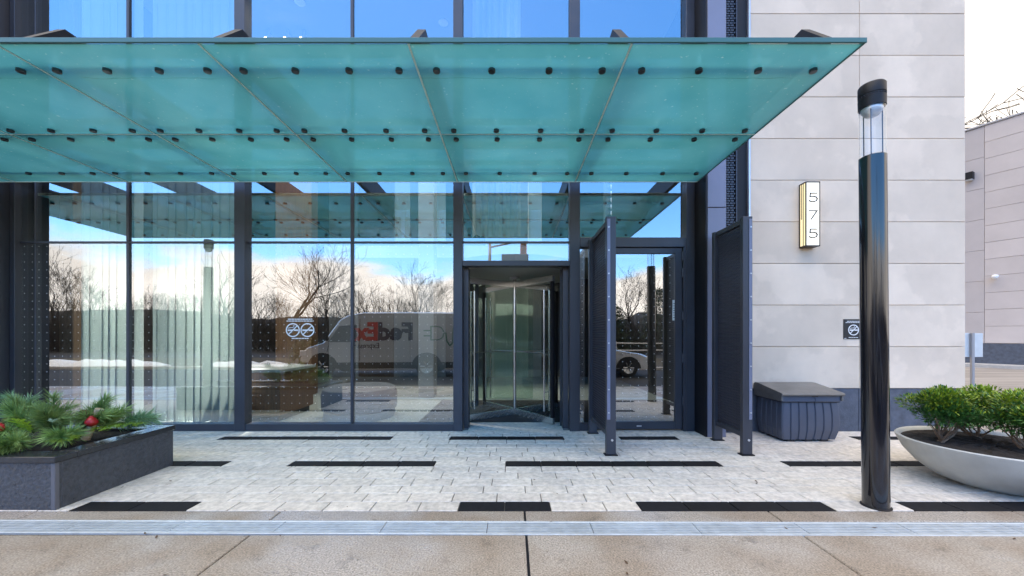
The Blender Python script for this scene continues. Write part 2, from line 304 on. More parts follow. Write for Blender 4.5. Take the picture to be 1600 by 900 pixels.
# ------------------------------------------------------------------ mesh helpers
WLOC = {}
def wl(o): return WLOC.get(o.name, Vector((0, 0, 0))) if o else Vector((0, 0, 0))
class MB:
    def __init__(s): s.V = []; s.F = []; s.I = []; s.slot = 0
    def add(s, vs, fs):
        k = len(s.V); s.V += [tuple(v) for v in vs]
        for f in fs: s.F.append([i + k for i in f]); s.I.append(s.slot)
        return s
    def box(s, x0, x1, y0, y1, z0, z1, c=0.):
        if c <= 0:
            return s.add([(x0, y0, z0), (x1, y0, z0), (x1, y1, z0), (x0, y1, z0), (x0, y0, z1), (x1, y0, z1), (x1, y1, z1), (x0, y1, z1)],
                         [(0, 3, 2, 1), (4, 5, 6, 7), (0, 1, 5, 4), (1, 2, 6, 5), (2, 3, 7, 6), (3, 0, 4, 7)])
        # chamfer on every edge
        vs = []; idx = {}
        for i, (x, sx) in enumerate(((x0, 1), (x1, -1))):
            for j, (y, sy) in enumerate(((y0, 1), (y1, -1))):
                for k, (z, sz) in enumerate(((z0, 1), (z1, -1))):
                    for a in range(3):
                        p = [x, y, z]
                        for b, sg in enumerate((sx, sy, sz)):
                            if b != a: p[b] += sg * c
                        idx[(i, j, k, a)] = len(vs); vs.append(tuple(p))
        # vertex with a = axis whose face it lies on (face at +-axis a, inset on the others)
        fs = []
        for a in range(3):
            b, d = [(1, 2), (2, 0), (0, 1)][a]
            for side in (0, 1):
                q = []
                for (u, v) in ((0, 0), (1, 0), (1, 1), (0, 1)):
                    key = [0, 0, 0]; key[a] = side; key[b] = u; key[d] = v
                    q.append(idx[(*key, a)])
                fs.append(q if side else q[::-1])
        for a in range(3):
            b, d = [(1, 2), (2, 0), (0, 1)][a]
            for u in (0, 1):
                for v in (0, 1):
                    k0 = [0, 0, 0]; k1 = [0, 0, 0]; k0[b] = k1[b] = u; k0[d] = k1[d] = v; k1[a] = 1
                    q = [idx[(*k0, b)], idx[(*k1, b)], idx[(*k1, d)], idx[(*k0, d)]]
                    fs.append(q if (u == v) else q[::-1])
        for i in (0, 1):
            for j in (0, 1):
                for k in (0, 1):
                    q = [idx[(i, j, k, 0)], idx[(i, j, k, 1)], idx[(i, j, k, 2)]]
                    fs.append(q if (i + j + k) % 2 else q[::-1])
        return s.add(vs, fs)
    def prism(s, poly, f0, f1):
        # poly: list of 2-D points; f0/f1 map a point to 3-D on either end
        n = len(poly)
        vs = [f0(p) for p in poly] + [f1(p) for p in poly]
        fs = [list(range(n))[::-1], list(range(n, 2 * n))] + [(i, (i + 1) % n, n + (i + 1) % n, n + i) for i in range(n)]
        return s.add(vs, fs)
    def tube(s, pts, rad, n=6, cap=True):
        pts = [Vector(p) for p in pts]
        if not hasattr(rad, '__len__'): rad = [rad] * len(pts)
        rings = []; k = len(s.V); ref = None
        for i, p in enumerate(pts):
            t = (pts[min(i + 1, len(pts) - 1)] - pts[max(i - 1, 0)])
            if t.length < 1e-9: t = Vector((0, 0, 1))
            t.normalize()
            if ref is None or abs(ref.dot(t)) > .95:
                ref = Vector((1, 0, 0)) if abs(t.x) < .8 else Vector((0, 1, 0))
            u = (ref - t * ref.dot(t)).normalized(); v = t.cross(u); ref = u
            for j in range(n):
                a = 2 * math.pi * j / n
                s.V.append(tuple(p + (u * math.cos(a) + v * math.sin(a)) * rad[i]))
        for i in range(len(pts) - 1):
            for j in range(n):
                s.F.append([k + i * n + j, k + i * n + (j + 1) % n, k + (i + 1) * n + (j + 1) % n, k + (i + 1) * n + j]); s.I.append(s.slot)
        if cap:
            s.F.append([k + j for j in range(n)][::-1]); s.I.append(s.slot)
            s.F.append([k + (len(pts) - 1) * n + j for j in range(n)]); s.I.append(s.slot)
        return s
    def lathe(s, prof, n=32, c=(0, 0, 0), sx=1., sy=1., cap=True, a0=0., a1=2 * math.pi):
        k = len(s.V); full = abs(a1 - a0 - 2 * math.pi) < 1e-6; m = n if full else n + 1
        for (r, z) in prof:
            for j in range(m):
                a = a0 + (a1 - a0) * j / n
                s.V.append((c[0] + r * sx * math.cos(a), c[1] + r * sy * math.sin(a), c[2] + z))
        for i in range(len(prof) - 1):
            for j in range(n):
                j2 = (j + 1) % m
                s.F.append([k + i * m + j, k + i * m + j2, k + (i + 1) * m + j2, k + (i + 1) * m + j]); s.I.append(s.slot)
        if cap and full:
            s.F.append([k + j for j in range(m)][::-1]); s.I.append(s.slot)
            s.F.append([k + (len(prof) - 1) * m + j for j in range(m)]); s.I.append(s.slot)
        return s
    def mesh(s, name, mats, off=Vector((0, 0, 0)), smooth=False):
        me = bpy.data.meshes.new(name)
        me.from_pydata([(v[0] - off.x, v[1] - off.y, v[2] - off.z) for v in s.V], [], s.F)
        for m in (mats if isinstance(mats, (list, tuple)) else [mats]): me.materials.append(m)
        if any(s.I): me.polygons.foreach_set('material_index', s.I)
        if smooth: me.polygons.foreach_set('use_smooth', [True] * len(me.polygons))
        me.update(); return me
    def build(s, name, mats, parent=None, smooth=False, kind=None, local=False, label=None):
        off = Vector((0, 0, 0)) if local else wl(parent)
        me = s.mesh(name, mats, off, smooth)
        o = bpy.data.objects.new(name, me); COL.objects.link(o)
        if parent: o.parent = parent; WLOC[o.name] = wl(parent).copy()
        if kind: o['kind'] = kind
        if label: o['label'] = label
        return o
def smooth_angle(o, deg=40):
    me = o.data
    me.polygons.foreach_set('use_smooth', [True] * len(me.polygons))
    try: me.set_sharp_from_angle(angle=R(deg))
    except Exception: pass
    return o
def thing(name, label, cat, loc=(0, 0, 0), rz=0., group=None):
    o = bpy.data.objects.new(name, None); COL.objects.link(o)
    o.empty_display_size = .2
    o.location = loc; o.rotation_euler = (0, 0, rz); WLOC[o.name] = Vector(loc)
    o['label'] = label; o['category'] = cat
    if group: o['group'] = group
    return o
def tag(o, label, cat, group=None):
    o['label'] = label; o['category'] = cat
    if group: o['group'] = group
    return o
def struct(o): o['kind'] = 'structure'; return o
def inst(name, me, loc, parent=None, rz=0.):
    o = bpy.data.objects.new(name, me); COL.objects.link(o); o.parent = parent
    o.location = Vector(loc) - wl(parent); o.rotation_euler = (0, 0, rz)
    return o
def copy_tree(o, parent=None):
    c = o.copy(); COL.objects.link(c)
    if parent: c.parent = parent
    for ch in list(o.children): copy_tree(ch, c)
    return c
def ring_pts(cx, cz, r, n=28): return [(cx + r * math.cos(2 * math.pi * i / n), cz + r * math.sin(2 * math.pi * i / n)) for i in range(n)]

# ================================================================== GROUND
g = MB(); g.add([(-1500, -1500, -.16), (1500, -1500, -.16), (1500, 1500, -.16), (-1500, 1500, -.16)], [(0, 1, 2, 3)])
struct(g.build('ground', M['grass']))
b = MB().box(-13, 7.05, 2.68, 5.80, -.10, -.012)
pave = struct(b.build('pavement', M['bed']))
# pavers: 15 running rows of white granite with black granite strips
PW, PD, Y0 = .38, .174, 3.066
DARK = {0: [(-3.55, -2.61), (-.435, .315), (1.04, 2.60), (3.22, 5.2)],
        6: [(-4.3, -3.12), (-2.42, -.84), (-.07, 2.27), (2.98, 4.6)],
        12: [(-3.98, -1.64), (-.85, .71), (1.47, 2.26), (4.66, 5.36)]}
def pmesh(wd, dp, name, mat, c=.004): return MB().box(-wd / 2, wd / 2, -dp / 2, dp / 2, -.05, 0, c).mesh(name, mat)
cache = {}
cands = []
for r in range(15):
    yc = Y0 + (r + .5) * PD
    cuts = sorted(DARK.get(r, []))
    off = (.19 * (r % 2)) + .06 * ((r * 7) % 3)
    x = -12.6 + off
    edges = []
    spans = []
    cur = -12.6
    for (a, c_) in cuts: spans.append((cur, a, 0)); spans.append((a, c_, 1)); cur = c_
    spans.append((cur, 7.0, 0))
    for (a, c_, dk) in spans:
        if dk:
            n = max(1, round((c_ - a) / .385)); st = (c_ - a) / n
            for i in range(n): cands.append((a + i * st, a + (i + 1) * st, yc, 1))
        else:
            x0 = a; k = math.floor((a - off) / PW) + 1
            while True:
                xe = k * PW + off
                if xe - x0 < .12: k += 1; xe = k * PW + off
                if xe > c_ - .10: cands.append((x0, c_, yc, 0)); break
                cands.append((x0, xe, yc, 0)); x0 = xe; k += 1
def seen(c):
    xm = (c[0] + c[1]) / 2
    if abs(xm) > 1.36 * c[2] + .2: return False
    if xm < -3.7 and c[2] < 4.1: return False
    return True
vis = sorted([c for c in cands if seen(c)], key=lambda c: (0 if c[3] else 1, c[2]))
far = MB(); nind = 0
tiltr = random.Random(3)
def paver(c, k):
    wd = round(c[1] - c[0] - .007, 3); key = (wd, c[3])
    if key not in cache: cache[key] = pmesh(wd, PD - .006, 'black_paver' if c[3] else 'paver', M['paver_dark'] if c[3] else M['paver'])
    o = inst('black_paver' if c[3] else 'paver', cache[key], ((c[0] + c[1]) / 2, c[2], tiltr.uniform(-.0018, .0012)), pave)
    o.rotation_euler = (tiltr.uniform(-.004, .004), tiltr.uniform(-.003, .003), 0)
lim = [c for c in vis if c[3]] + [c for c in vis if not c[3]][:298]
limset = set(id(c) for c in lim)
for c in lim: paver(c, 0)
for c in cands:
    if id(c) in limset: continue
    far.slot = c[3]
    dz = tiltr.uniform(-.002, .001)
    far.box(c[0] + .0035, c[1] - .0035, c[2] - PD / 2 + .003, c[2] + PD / 2 - .003, -.05, dz, .004)
far.build('far_pavers', [M['paver'], M['paver_dark']], pave, kind='stuff')
# concrete apron in front with a trench drain
apron = MB().box(-13, 13, .755, 2.675, -.13, -.02)
apron = struct(apron.build('concrete_apron', M['bed']))
for i in range(-7, 7):
    x0 = .1 + 1.94 * i; x1 = x0 + 1.94
    gapx = .009 if i not in (-1, 0) else .011
    for (y0, y1) in ((2.895, 3.062), (.76, 2.695)):
        MB().box(x0 + gapx / 2, x1 - gapx / 2, y0, y1, -.06, -.001, .006).build('concrete_slab', M['concrete'], apron)
# dark sealed joint in the middle of the apron
MB().box(.088, .112, .76, 2.695, -.06, -.004).build('sealed_joint', M['black'], apron)
MB().box(.090, .110, 2.895, 3.062, -.06, -.004).build('sealed_joint', M['black'], apron)
drain = thing('trench_drain', 'long pale metal trench drain crossing the concrete in front of the pavers', 'drain', (0, 2.795, 0), R(-.35))
MB().box(-11, 11, -.094, .094, -.09, -.03).build('channel', M['black'], drain, local=True)
for sgn in (-1, 1): MB().box(-11, 11, sgn * .088 - .008, sgn * .088 + .008, -.03, .003, .002).build('frame_rail', M['drain'], drain, local=True)
gr = MB()
gl_ = .76
for k in range(7): gr.box(-gl_ / 2 + .003, gl_ / 2 - .003, -.077 + k * .0235, -.077 + k * .0235 + .0165, -.022, .001)
for k in range(9): gr.box(-gl_ / 2 + .02 + k * .0895, -.352 + k * .0895 + .012, -.077, .079, -.022, -.003)
grm = gr.mesh('grate', M['drain'])
for k in range(-14, 15):
    o = bpy.data.objects.new('grate', grm); COL.objects.link(o); o.parent = drain; o.location = (k * gl_ + .2, 0, 0)
dbr = random.Random(21); db = MB()
for k in range(70):
    x = dbr.uniform(-4, 4.5); y = dbr.uniform(2.1, 5.4); a = dbr.uniform(0, 6.28); l_ = dbr.uniform(.006, .022)
    if x > 1.36 * y or x < -3.6: continue
    c_, s_ = math.cos(a) * l_, math.sin(a) * l_
    db.add([(x - c_, y - s_, .003), (x + s_ * .4, y - c_ * .4, .006), (x + c_, y + s_, .009), (x - s_ * .4, y + c_ * .4, .004)], [(0, 1, 2, 3)])
db.build('leaf_debris', M['stem'], kind='stuff')
# street behind the photographer (seen in the glass)
struct(MB().box(-60, 60, -4.4, .752, -.30, -.006).build('driveway', M['asphalt']))
struct(MB().box(13.01, 40, .755, 30, -.30, -.008).build('side_driveway', M['side_drive']))
struct(MB().box(7.06, 13.008, 3.08, 30, -.30, -.008).build('side_driveway', M['side_drive']))
struct(MB().box(-60, 60, -4.62, -4.405, -.30, .11, .02).build('kerb', M['kerb']))
struct(MB().box(-200, 200, -20, -11.5, -.30, -.02).build('road', M['asphalt']))
struct(MB().box(-200, 200, -11.48, -4.63, -.30, .06, .02).build('grass_verge', M['grass']))
hill = MB(); hr = random.Random(5); nx, ny = 60, 8; hv = []
for j in range(ny + 1):
    for i in range(nx + 1):
        x = -150 + 300 * i / nx; y = -20 - 60 * j / ny
        z = -.16 + (2.3 * min(1, (j / 2.5)) ** 1.2 + j * .3) * (1 + .30 * math.sin(i * .9) + .2 * math.sin(i * .37 + 2) + hr.uniform(-.22, .22)) if j else -.2
        hv.append((x, y, z))
hill.add(hv, [(j * (nx + 1) + i, (j + 1) * (nx + 1) + i, (j + 1) * (nx + 1) + i + 1, j * (nx + 1) + i + 1) for j in range(ny) for i in range(nx)])
struct(hill.build('earth_bank', M['earth'], smooth=True))
sn = MB(); sr = random.Random(11)
def snow_strip(x0, x1, yc, wd, h):
    n = int((x1 - x0) / .35); k = []
    vs = []; m = 7
    for i in range(n + 1):
        t = i / n; e = min(1, 8 * t, 8 * (1 - t)); ww = wd * e * sr.uniform(.7, 1.2) + .02; hh = h * e * sr.uniform(.6, 1.2)
        for j in range(m):
            a = j / (m - 1) * 2 - 1
            vs.append((x0 + (x1 - x0) * t, yc + a * ww, .055 + hh * (1 - a * a)))
    sn.add(vs, [(i * m + j, (i + 1) * m + j, (i + 1) * m + j + 1, i * m + j + 1) for i in range(n) for j in range(m - 1)])
snow_strip(-13.5, -8.8, -5.3, .45, .22); snow_strip(-7.8, -.6, -5.2, .42, .20); snow_strip(.5, 6, -5.5, .35, .14); snow_strip(-22, -15, -5.6, .6, .25)
sn.build('snow', M['snow'], smooth=True, kind='stuff')

# ================================================================== BUILDING
YG = 5.68
bld = thing('entrance_building', 'glass fronted building with dark blue grey frames and a pale limestone wall', 'building', (0, YG, 0))
def mull(x0, x1, z0, z1, y0=5.60, y1=5.76, name='mullion', mat='metal'):
    MB().box(x0, x1, y0, y1, z0, z1, .004).build(name, M[mat], bld)
ZT = 9.2
THICK = [(-4.055, -3.90), (-.858, -.725), (.845, .992), (2.545, 2.665)]
for (a, c) in THICK: mull(a, c, 0, ZT)
mull(-7.33, -7.255, 0, ZT)
for x in (-5.665, -2.36):
    mull(x - .021, x + .021, .105, 2.757, 5.655, 5.74); mull(x - .021, x + .021, 2.79, 4.18, 5.655, 5.74); mull(x - .021, x + .021, 4.24, ZT, 5.655, 5.74)
for (z0, z1) in ((.105, 2.757), (2.79, 4.18), (4.24, ZT)): mull(-7.05, -7.028, z0, z1, 5.665, 5.74)
BAYS = [(-7.255, -7.05), (-7.028, -5.686), (-5.644, -4.055), (-3.90, -2.381), (-2.339, -.858)]
for (x0, x1) in ((-7.255, -4.055), (-3.90, -.858)):
    MB().box(x0 + .001, x1 - .001, 5.61, 5.75, 0, .103, .004).build('sill', M['metal'], bld)
    MB().box(x0 + .001, x1 - .001, 5.66, 5.74, 2.759, 2.788, .003).build('transom', M['metal'], bld)
for (x0, x1) in ((-7.255, -4.055), (-3.90, -.858), (-.725, .845), (.992, 2.545)):
    MB().box(x0 + .001, x1 - .001, 5.62, 5.75, 4.182, 4.238, .003).build('transom', M['metal'], bld)
MB().box(-.724, .844, 5.66, 5.74, 2.759, 2.788, .003).build('transom', M['metal'], bld)
MB().box(-.724, .844, 5.60, 5.76, 2.415, 2.492, .004).build('transom', M['metal'], bld)
MB().box(.993, 2.544, 5.60, 5.76, 2.69, 2.83, .004).build('transom', M['metal'], bld)
def pane(x0, x1, z0, z1, dots=0., y=YG, name='window_pane', coat='coat_glass'):
    m = MB()
    q = .002
    x0 += q; x1 -= q; z0 += q; z1 -= q
    m.add([(x0, y, z0), (x1, y, z0), (x1, y, z1), (x0, y, z1)], [(0, 1, 2, 3)])
    m.slot = 1
    m.add([(x0, y + .012, z0), (x1, y + .012, z0), (x1, y + .012, z1), (x0, y + .012, z1), (x0, y, z0), (x1, y, z0), (x1, y, z1), (x0, y, z1)],
          [(3, 2, 1, 0), (0, 1, 5, 4), (1, 2, 6, 5), (2, 3, 7, 6), (3, 0, 4, 7)])
    o = m.build(name, [M[coat], M['clear_glass']], bld)
    if dots:
        d = MB(); s = .0052; sp_ = .116
        nx_ = int((x1 - x0 - .06) / sp_); nz_ = int((min(z1, dots) - z0 - .06) / sp_)
        ox = ((x1 - x0) - nx_ * sp_) / 2
        for i in range(nx_ + 1):
            for j in range(nz_ + 1):
                cx = x0 + ox + i * sp_; cz = z0 + .06 + j * sp_
                d.add([(cx + s * math.cos(a * math.pi / 3), y - .0012, cz + s * math.sin(a * math.pi / 3)) for a in range(6)], [(0, 1, 2, 3, 4, 5)])
        d.build('frit_dots', M['frit'], o, kind='stuff')
    return o
for (a, c) in BAYS:
    pane(a, c, .103, 2.759, dots=9)
    pane(a, c, 2.788, 4.182, dots=0)
    pane(a, c, 4.238, ZT)
pane(-.725, .845, 2.492, 2.759); pane(-.725, .845, 2.788, 4.182); pane(-.725, .845, 4.238, ZT)
pane(.992, 2.545, 2.83, 4.182); pane(.992, 2.545, 4.238, ZT)
# swing door with sidelight
mull(1.20, 1.245, 0, 2.69, 5.62, 5.75)
MB().box(.993, 1.199, 5.62, 5.75, 0, .103, .004).build('sill', M['metal'], bld)
pane(.992, 1.20, .103, 2.69, dots=9)
mull(2.50, 2.544, 0, 2.689, 5.60, 5.75, name='door_jamb')
leaf = MB()
lx0, lx1 = 1.25, 2.495
leaf.box(lx0, lx0 + .09, 5.635, 5.70, .02, 2.685, .004); leaf.box(lx1 - .10, lx1, 5.635, 5.70, .02, 2.685, .004)
leaf.box(lx0 + .0905, lx1 - .1005, 5.637, 5.698, 2.60, 2.685, .004); leaf.box(lx0 + .0905, lx1 - .1005, 5.637, 5.698, .02, .135, .004)
swing = leaf.build('swing_door', M['metal'], bld)
dp = MB(); dp.add([(lx0 + .088, 5.662, .13), (lx1 - .098, 5.662, .13), (lx1 - .098, 5.662, 2.605), (lx0 + .088, 5.662, 2.605)], [(0, 1, 2, 3)])
dp.slot = 1; dp.add([(lx0 + .088, 5.674, .13), (lx1 - .098, 5.674, .13), (lx1 - .098, 5.674, 2.605), (lx0 + .088, 5.674, 2.605)], [(3, 2, 1, 0)])
dp.build('door_pane', [M['coat_glass'], M['clear_glass']], swing)
fd = MB()
for i in range(9):
    for j in range(21):
        cx = lx0 + .15 + i * .116; cz = .2 + j * .116
        fd.add([(cx + .0052 * math.cos(a * math.pi / 3), 5.6605, cz + .0052 * math.sin(a * math.pi / 3)) for a in range(6)], [(0, 1, 2, 3, 4, 5)])
fd.build('frit_dots', M['frit'], swing, kind='stuff')
for z in (.38, 1.0, 1.62, 2.25, 2.5): MB().tube([(2.4985, 5.622, z), (2.4985, 5.622, z + .13)], .013, 8).build('hinge', M['metal'], swing)
h = MB(); h.tube([(1.325, 5.60, .50), (1.325, 5.57, .52), (1.325, 5.57, 1.55), (1.325, 5.60, 1.57)], .013, 8); h.box(1.29, 1.36, 5.61, 5.634, .86, 1.0, .004)
smooth_angle(h.build('pull_handle', M['steel'], swing))
MB().box(1.83, 1.90, 5.631, 5.6365, .062, .078).build('door_label', M['silver'], swing)
nt_ = MB(); nt_.box(2.365, 2.435, 5.655, 5.6615, 1.62, 1.92); nt_.slot = 1
for k in range(7): nt_.box(2.375, 2.375 + (.05 if k % 3 else .035), 5.6535, 5.6555, 1.66 + k * .034, 1.668 + k * .034)
nt_.build('notice', [M['paper'], M['letter']], swing)
# pilaster, grille and trims right of the door
MB().box(2.667, 2.69, 5.285, 5.80, 0, ZT).build('jamb_return', M['black'], bld)
for (z0, z1) in ((0, 3.155), (3.165, 6.2), (6.21, ZT)): MB().box(2.691, 2.945, 5.28, 5.80, z0, z1, .004).build('pilaster_panel', M['metal_light'], bld)
MB().box(2.946, 3.425, 5.60, 5.80, 0, ZT).build('recess_panel', M['black'], bld)
gm = MB()
gm.box(3.045, 3.055, 5.49, 5.598, 0, ZT); gm.box(3.205, 3.22, 5.49, 5.598, 0, ZT)
k = 0; z = .02
while z < 7.6:
    o_ = .0 if k % 2 else .035
    for i in range(3):
        a = 3.056 + o_ + i * .052 - .02; a0 = max(3.056, a); a1 = min(3.204, a + .042)
        if a1 - a0 > .01: gm.box(a0, a1, 5.505, 5.53, z, z + .022)
    z += .034; k += 1
gm.build('grille', M['metal'], bld)
MB().box(3.056, 3.204, 5.55, 5.597, 0, ZT).build('grille_back', M['metal_light'], bld)
MB().box(3.426, 3.452, 5.555, 5.80, 0, ZT, .003).build('corner_trim', M['silver'], bld)
# limestone wall: backing plus one object per stone panel
MB().box(3.455, 6.572, 5.612, 12.5, 0, 9.6).build('wall', M['lime_joint'], bld)
RH = .605; Z0 = .63
pc = {}
for r in range(15):
    z0 = Z0 + r * RH
    for (x0, x1) in ((3.455, 5.05), (5.05, 6.588)):
        key = round(x1 - x0, 3)
        if key not in pc: pc[key] = MB().box(-key / 2 + .003, key / 2 - .003, -.03, 0, .0035, RH - .0035, .003).mesh('stone_panel', M['lime'])
        inst('stone_panel', pc[key], ((x0 + x1) / 2, 5.61 + rnd.uniform(-.0012, .0012), z0), bld)
    if 's' not in pc: pc['s'] = MB().box(-.012, 0, 0, 2.4, .0035, RH - .0035, .003).mesh('stone_panel', M['lime'])
    inst('stone_panel', pc['s'], (6.588, 5.612, z0), bld)
for (x0, x1) in ((3.455, 5.05), (5.05, 6.588)):
    MB().box(x0 + .003, x1 - .003, 5.592, 5.611, 0, .625, .003).build('base_panel', M['base_stone'], bld)
MB().box(6.573, 6.586, 5.612, 8.0, 0, .625).build('base_panel', M['base_stone'], bld)
# left pilaster and wall
MB().box(-7.46, -7.335, 5.27, 5.80, 0, ZT, .004).build('pilaster_panel', M['metal'], bld)
MB().box(-12.5, -7.465, 5.30, 12.5, 0, 9.6).build('wall', M['metal_light'], bld)
# upper storeys and lobby shell
MB().box(-12.5, 6.572, 5.70, 17, ZT + .41, 27).build('upper_storeys', M['metal_light'], bld)
MB().box(-7.46, 3.45, 5.60, 5.9, ZT + .002, ZT + .40).build('spandrel', M['metal'], bld)
LX0, LX1, LY1 = -7.46, 5.3, 13.0
MB().box(LX0, 3.452, 5.77, LY1, -.1, -.001).build('lobby_floor', M['tile'], bld)
MB().box(LX0, 3.452, 5.91, LY1, 8.0, 8.2).build('lobby_ceiling', M['ceil'], bld)
MB().box(LX0, LX0 + .08, 5.81, LY1, 0, 8.0).build('lobby_wall', M['wall_dark'], bld)
MB().box(3.37, 3.45, 5.81, LY1, 0, 8.0).build('lobby_wall', M['wall_dark'], bld)
# rear lobby wall in vertical panels with tall clerestory windows between them
strips = [(-7.38, -6.2, 'wall_dark', 0), (-6.2, -5.2, 'wall_int', 0), (-5.2, -4.0, 'brown', 0), (-4.0, -3.45, 'wall_int', 1), (-3.45, -2.6, 'wall_int', 0), (-2.6, -2.25, 'wall_int', 1),
          (-2.25, -.9, 'wall_dark', 0), (-.9, .55, 'wall_pale', 0), (.55, 1.0, 'wall_int', 1), (1.0, 3.1, 'wall_dark', 0), (3.1, 3.36, 'wall_dark', 1)]
for (a, c, mt, win) in strips:
    if win:
        MB().box(a + .004, c - .004, LY1, LY1 + .15, 0, 4.5).build('lobby_wall', M[mt], bld)
        MB().box(a + .004, c - .004, LY1, LY1 + .15, 7.4, 8.0).build('lobby_wall', M[mt], bld)
        MB().box(a + .004, c - .004, LY1 + .06, LY1 + .072, 4.502, 7.398).build('rear_window', M['rear_glass'], bld)
    else: MB().box(a + .004, c - .004, LY1, LY1 + .15, 0, 8.0).build('lobby_wall', M[mt], bld)
MB().box(-5.55, -4.7, 9.0, 9.3, 0, 5.6, .01).build('wood_panel', M['wood'], bld)
MB().box(-7.20, -6.98, 6.10, 6.40, 0, 7.998, .01).build('column', M['brown'], bld)
MB().box(-2.1, -1.75, 8.6, 8.95, 0, 7.999, .01).build('column', M['wall_int'], bld)
# suspended mezzanine edge
MB().box(-4.6, 3.44, 9.4, 12.9, 3.3, 3.6).build('mezzanine', M['wall_int'], bld)
for (a, c) in ((-.85, -.42), (-.41, .02), (.03, .46)):
    MB().box(a, c, 8.4, 8.412, .02, 2.7).build('glass_partition', M['green_glass'], bld)
DL = [(-1.45, 8.1), (-.42, 8.6), (-4.2, 7.6), (-2.9, 7.2), (.9, 7.2), (-5.8, 8.0)]
for (x, y) in DL:
    m = MB().lathe([(.055, -.012), (.10, -.012), (.10, 0), (.055, 0)], 20, (x, y, 8.0)); m.slot = 1; m.lathe([(.054, -.008), (.054, -.004)], 20, (x, y, 8.0))
    m.build('downlight', [M['white'], M['lamp']], bld)
    ld = bpy.data.lights.new('downlight_lamp', 'SPOT'); lo = bpy.data.objects.new('downlight_lamp', ld); COL.objects.link(lo); lo.parent = bld
    ld.energy = 230; ld.spot_size = R(100); ld.spot_blend = .8; ld.color = (1, .92, .82); ld.shadow_soft_size = .05
    lo.location = Vector((x, y, 7.95)) - wl(bld)
# made-up spot fittings and lamps, added in the lobby to brighten the curtains
for (x, y, tx, tz) in ((-6.45, 8.3, -6.45, 1.25), (-6.1, 8.3, -6.12, 1.25), (-5.25, 8.3, -5.25, 1.25), (-4.85, 8.3, -4.85, 1.25), (-4.5, 8.3, -4.52, 1.25), (-.3, 8.6, -.25, 4.6)):
    m = MB(); m.tube([(x, y, 7.999), (x, y, 7.86)], .02, 8); m.tube([(x, y + .05, 7.88), (x, y - .09, 7.72)], .055, 12)
    m.slot = 1; m.tube([(x, y - .091, 7.719), (x, y - .093, 7.716)], .048, 12)
    m.build('added_curtain_spot', [M['white'], M['lamp']], bld)
    ld = bpy.data.lights.new('added_curtain_lamp', 'SPOT'); lo = bpy.data.objects.new('added_curtain_lamp', ld); COL.objects.link(lo); lo.parent = bld
    ld.energy = (9000 if x < -5.9 else 8000) if x < -3 else 700; ld.spot_size = R(12 if x < -3 else 18); ld.spot_blend = .9; ld.color = (1, .95, .88); ld.shadow_soft_size = .05
    lo.location = Vector((x, y - .13, 7.66)) - wl(bld)
    lo.rotation_euler = (Vector((x, y - .13, 7.66)) - Vector((tx, 6.02, tz))).to_track_quat('Z', 'Y').to_euler()
# lobby furniture
desk = thing('reception_desk', 'low wooden reception desk with a white top inside the lobby glass', 'desk', (-4.3, 6.7, 0))
MB().box(-4.9, -3.75, 6.2, 7.25, .10, .80, .006).build('body', M['wood'], desk)
MB().box(-4.85, -3.80, 6.25, 7.2, 0, .10).build('plinth', M['wall_dark'], desk)
MB().box(-4.93, -3.72, 6.17, 7.28, .80, .85, .006).build('desk_top', M['wall_int'], desk)
bench = thing('round_bench', 'round dark upholstered bench standing inside the lobby window', 'bench', (-2.64, 6.68, 0))
smooth_angle(MB().lathe([(.57, .0), (.58, .02), (.58, .12), (.56, .13)], 40, (-2.64, 6.68, 0)).build('plinth', M['wall_int'], bench))
smooth_angle(MB().lathe([(.56, .13), (.61, .15), (.62, .40), (.59, .49), (.52, .53), (0.01, .535)], 40, (-2.64, 6.68, 0), cap=False).build('cushion', pm('bench_fabric', (.10, .115, .14), .8, var=.2, scale=30), bench))
lm = MB()
for i in range(22): lm.box(-1.5, 3.3, 6.16 + i * .095, 6.16 + i * .095 + .075, .001, .014)
tag(lm.build('entrance_mat', M['mat']), 'dark ribbed entrance mat lying on the pale lobby floor', 'mat')

def curtain(x0, x1, y, z0, z1, label, seed, folds):
    q = random.Random(seed); m = MB(); n = folds * 12; ph = q.uniform(0, 6)
    prof = []
    for i in range(n + 1):
        t = i / n
        a = t * folds * 2 * math.pi + ph + .7 * math.sin(t * 9 + seed)
        prof.append((x0 + (x1 - x0) * t + .018 * math.sin(2 * a), .075 * math.sin(a) + .025 * math.sin(a * .37 + seed)))
    zs = [z0, z0 + .6, z0 + 1.4, z1]
    for off in (0, .004):
        vs = []
        for kz, zz_ in enumerate(zs):
            amp = (1.15, 1.05, .95, .8)[kz]
            for (px_, py_) in prof: vs.append((px_, y + py_ * amp + off, zz_ + (.012 * math.sin(px_ * 21) if kz == 0 else 0)))
        fs = [(j * (n + 1) + i, j * (n + 1) + i + 1, (j + 1) * (n + 1) + i + 1, (j + 1) * (n + 1) + i) for j in range(3) for i in range(n)]
        m.add(vs, fs if not off else [f[::-1] for f in fs])
    tag(m.build('curtain', M['curtain'], smooth=True), label, 'curtain', 'sheer curtains inside the lobby glass')
curtain(-6.75, -5.80, 6.02, .06, 7.6, 'sheer white curtain hanging behind the leftmost wide window pane', 1, 7)
curtain(-5.62, -4.08, 6.02, .05, 7.6, 'wider sheer white curtain with deep folds behind the second window pane', 2, 11)
curtain(-.62, .12, 6.02, 2.95, 7.6, 'short sheer curtain behind the glass above the revolving door', 3, 7)

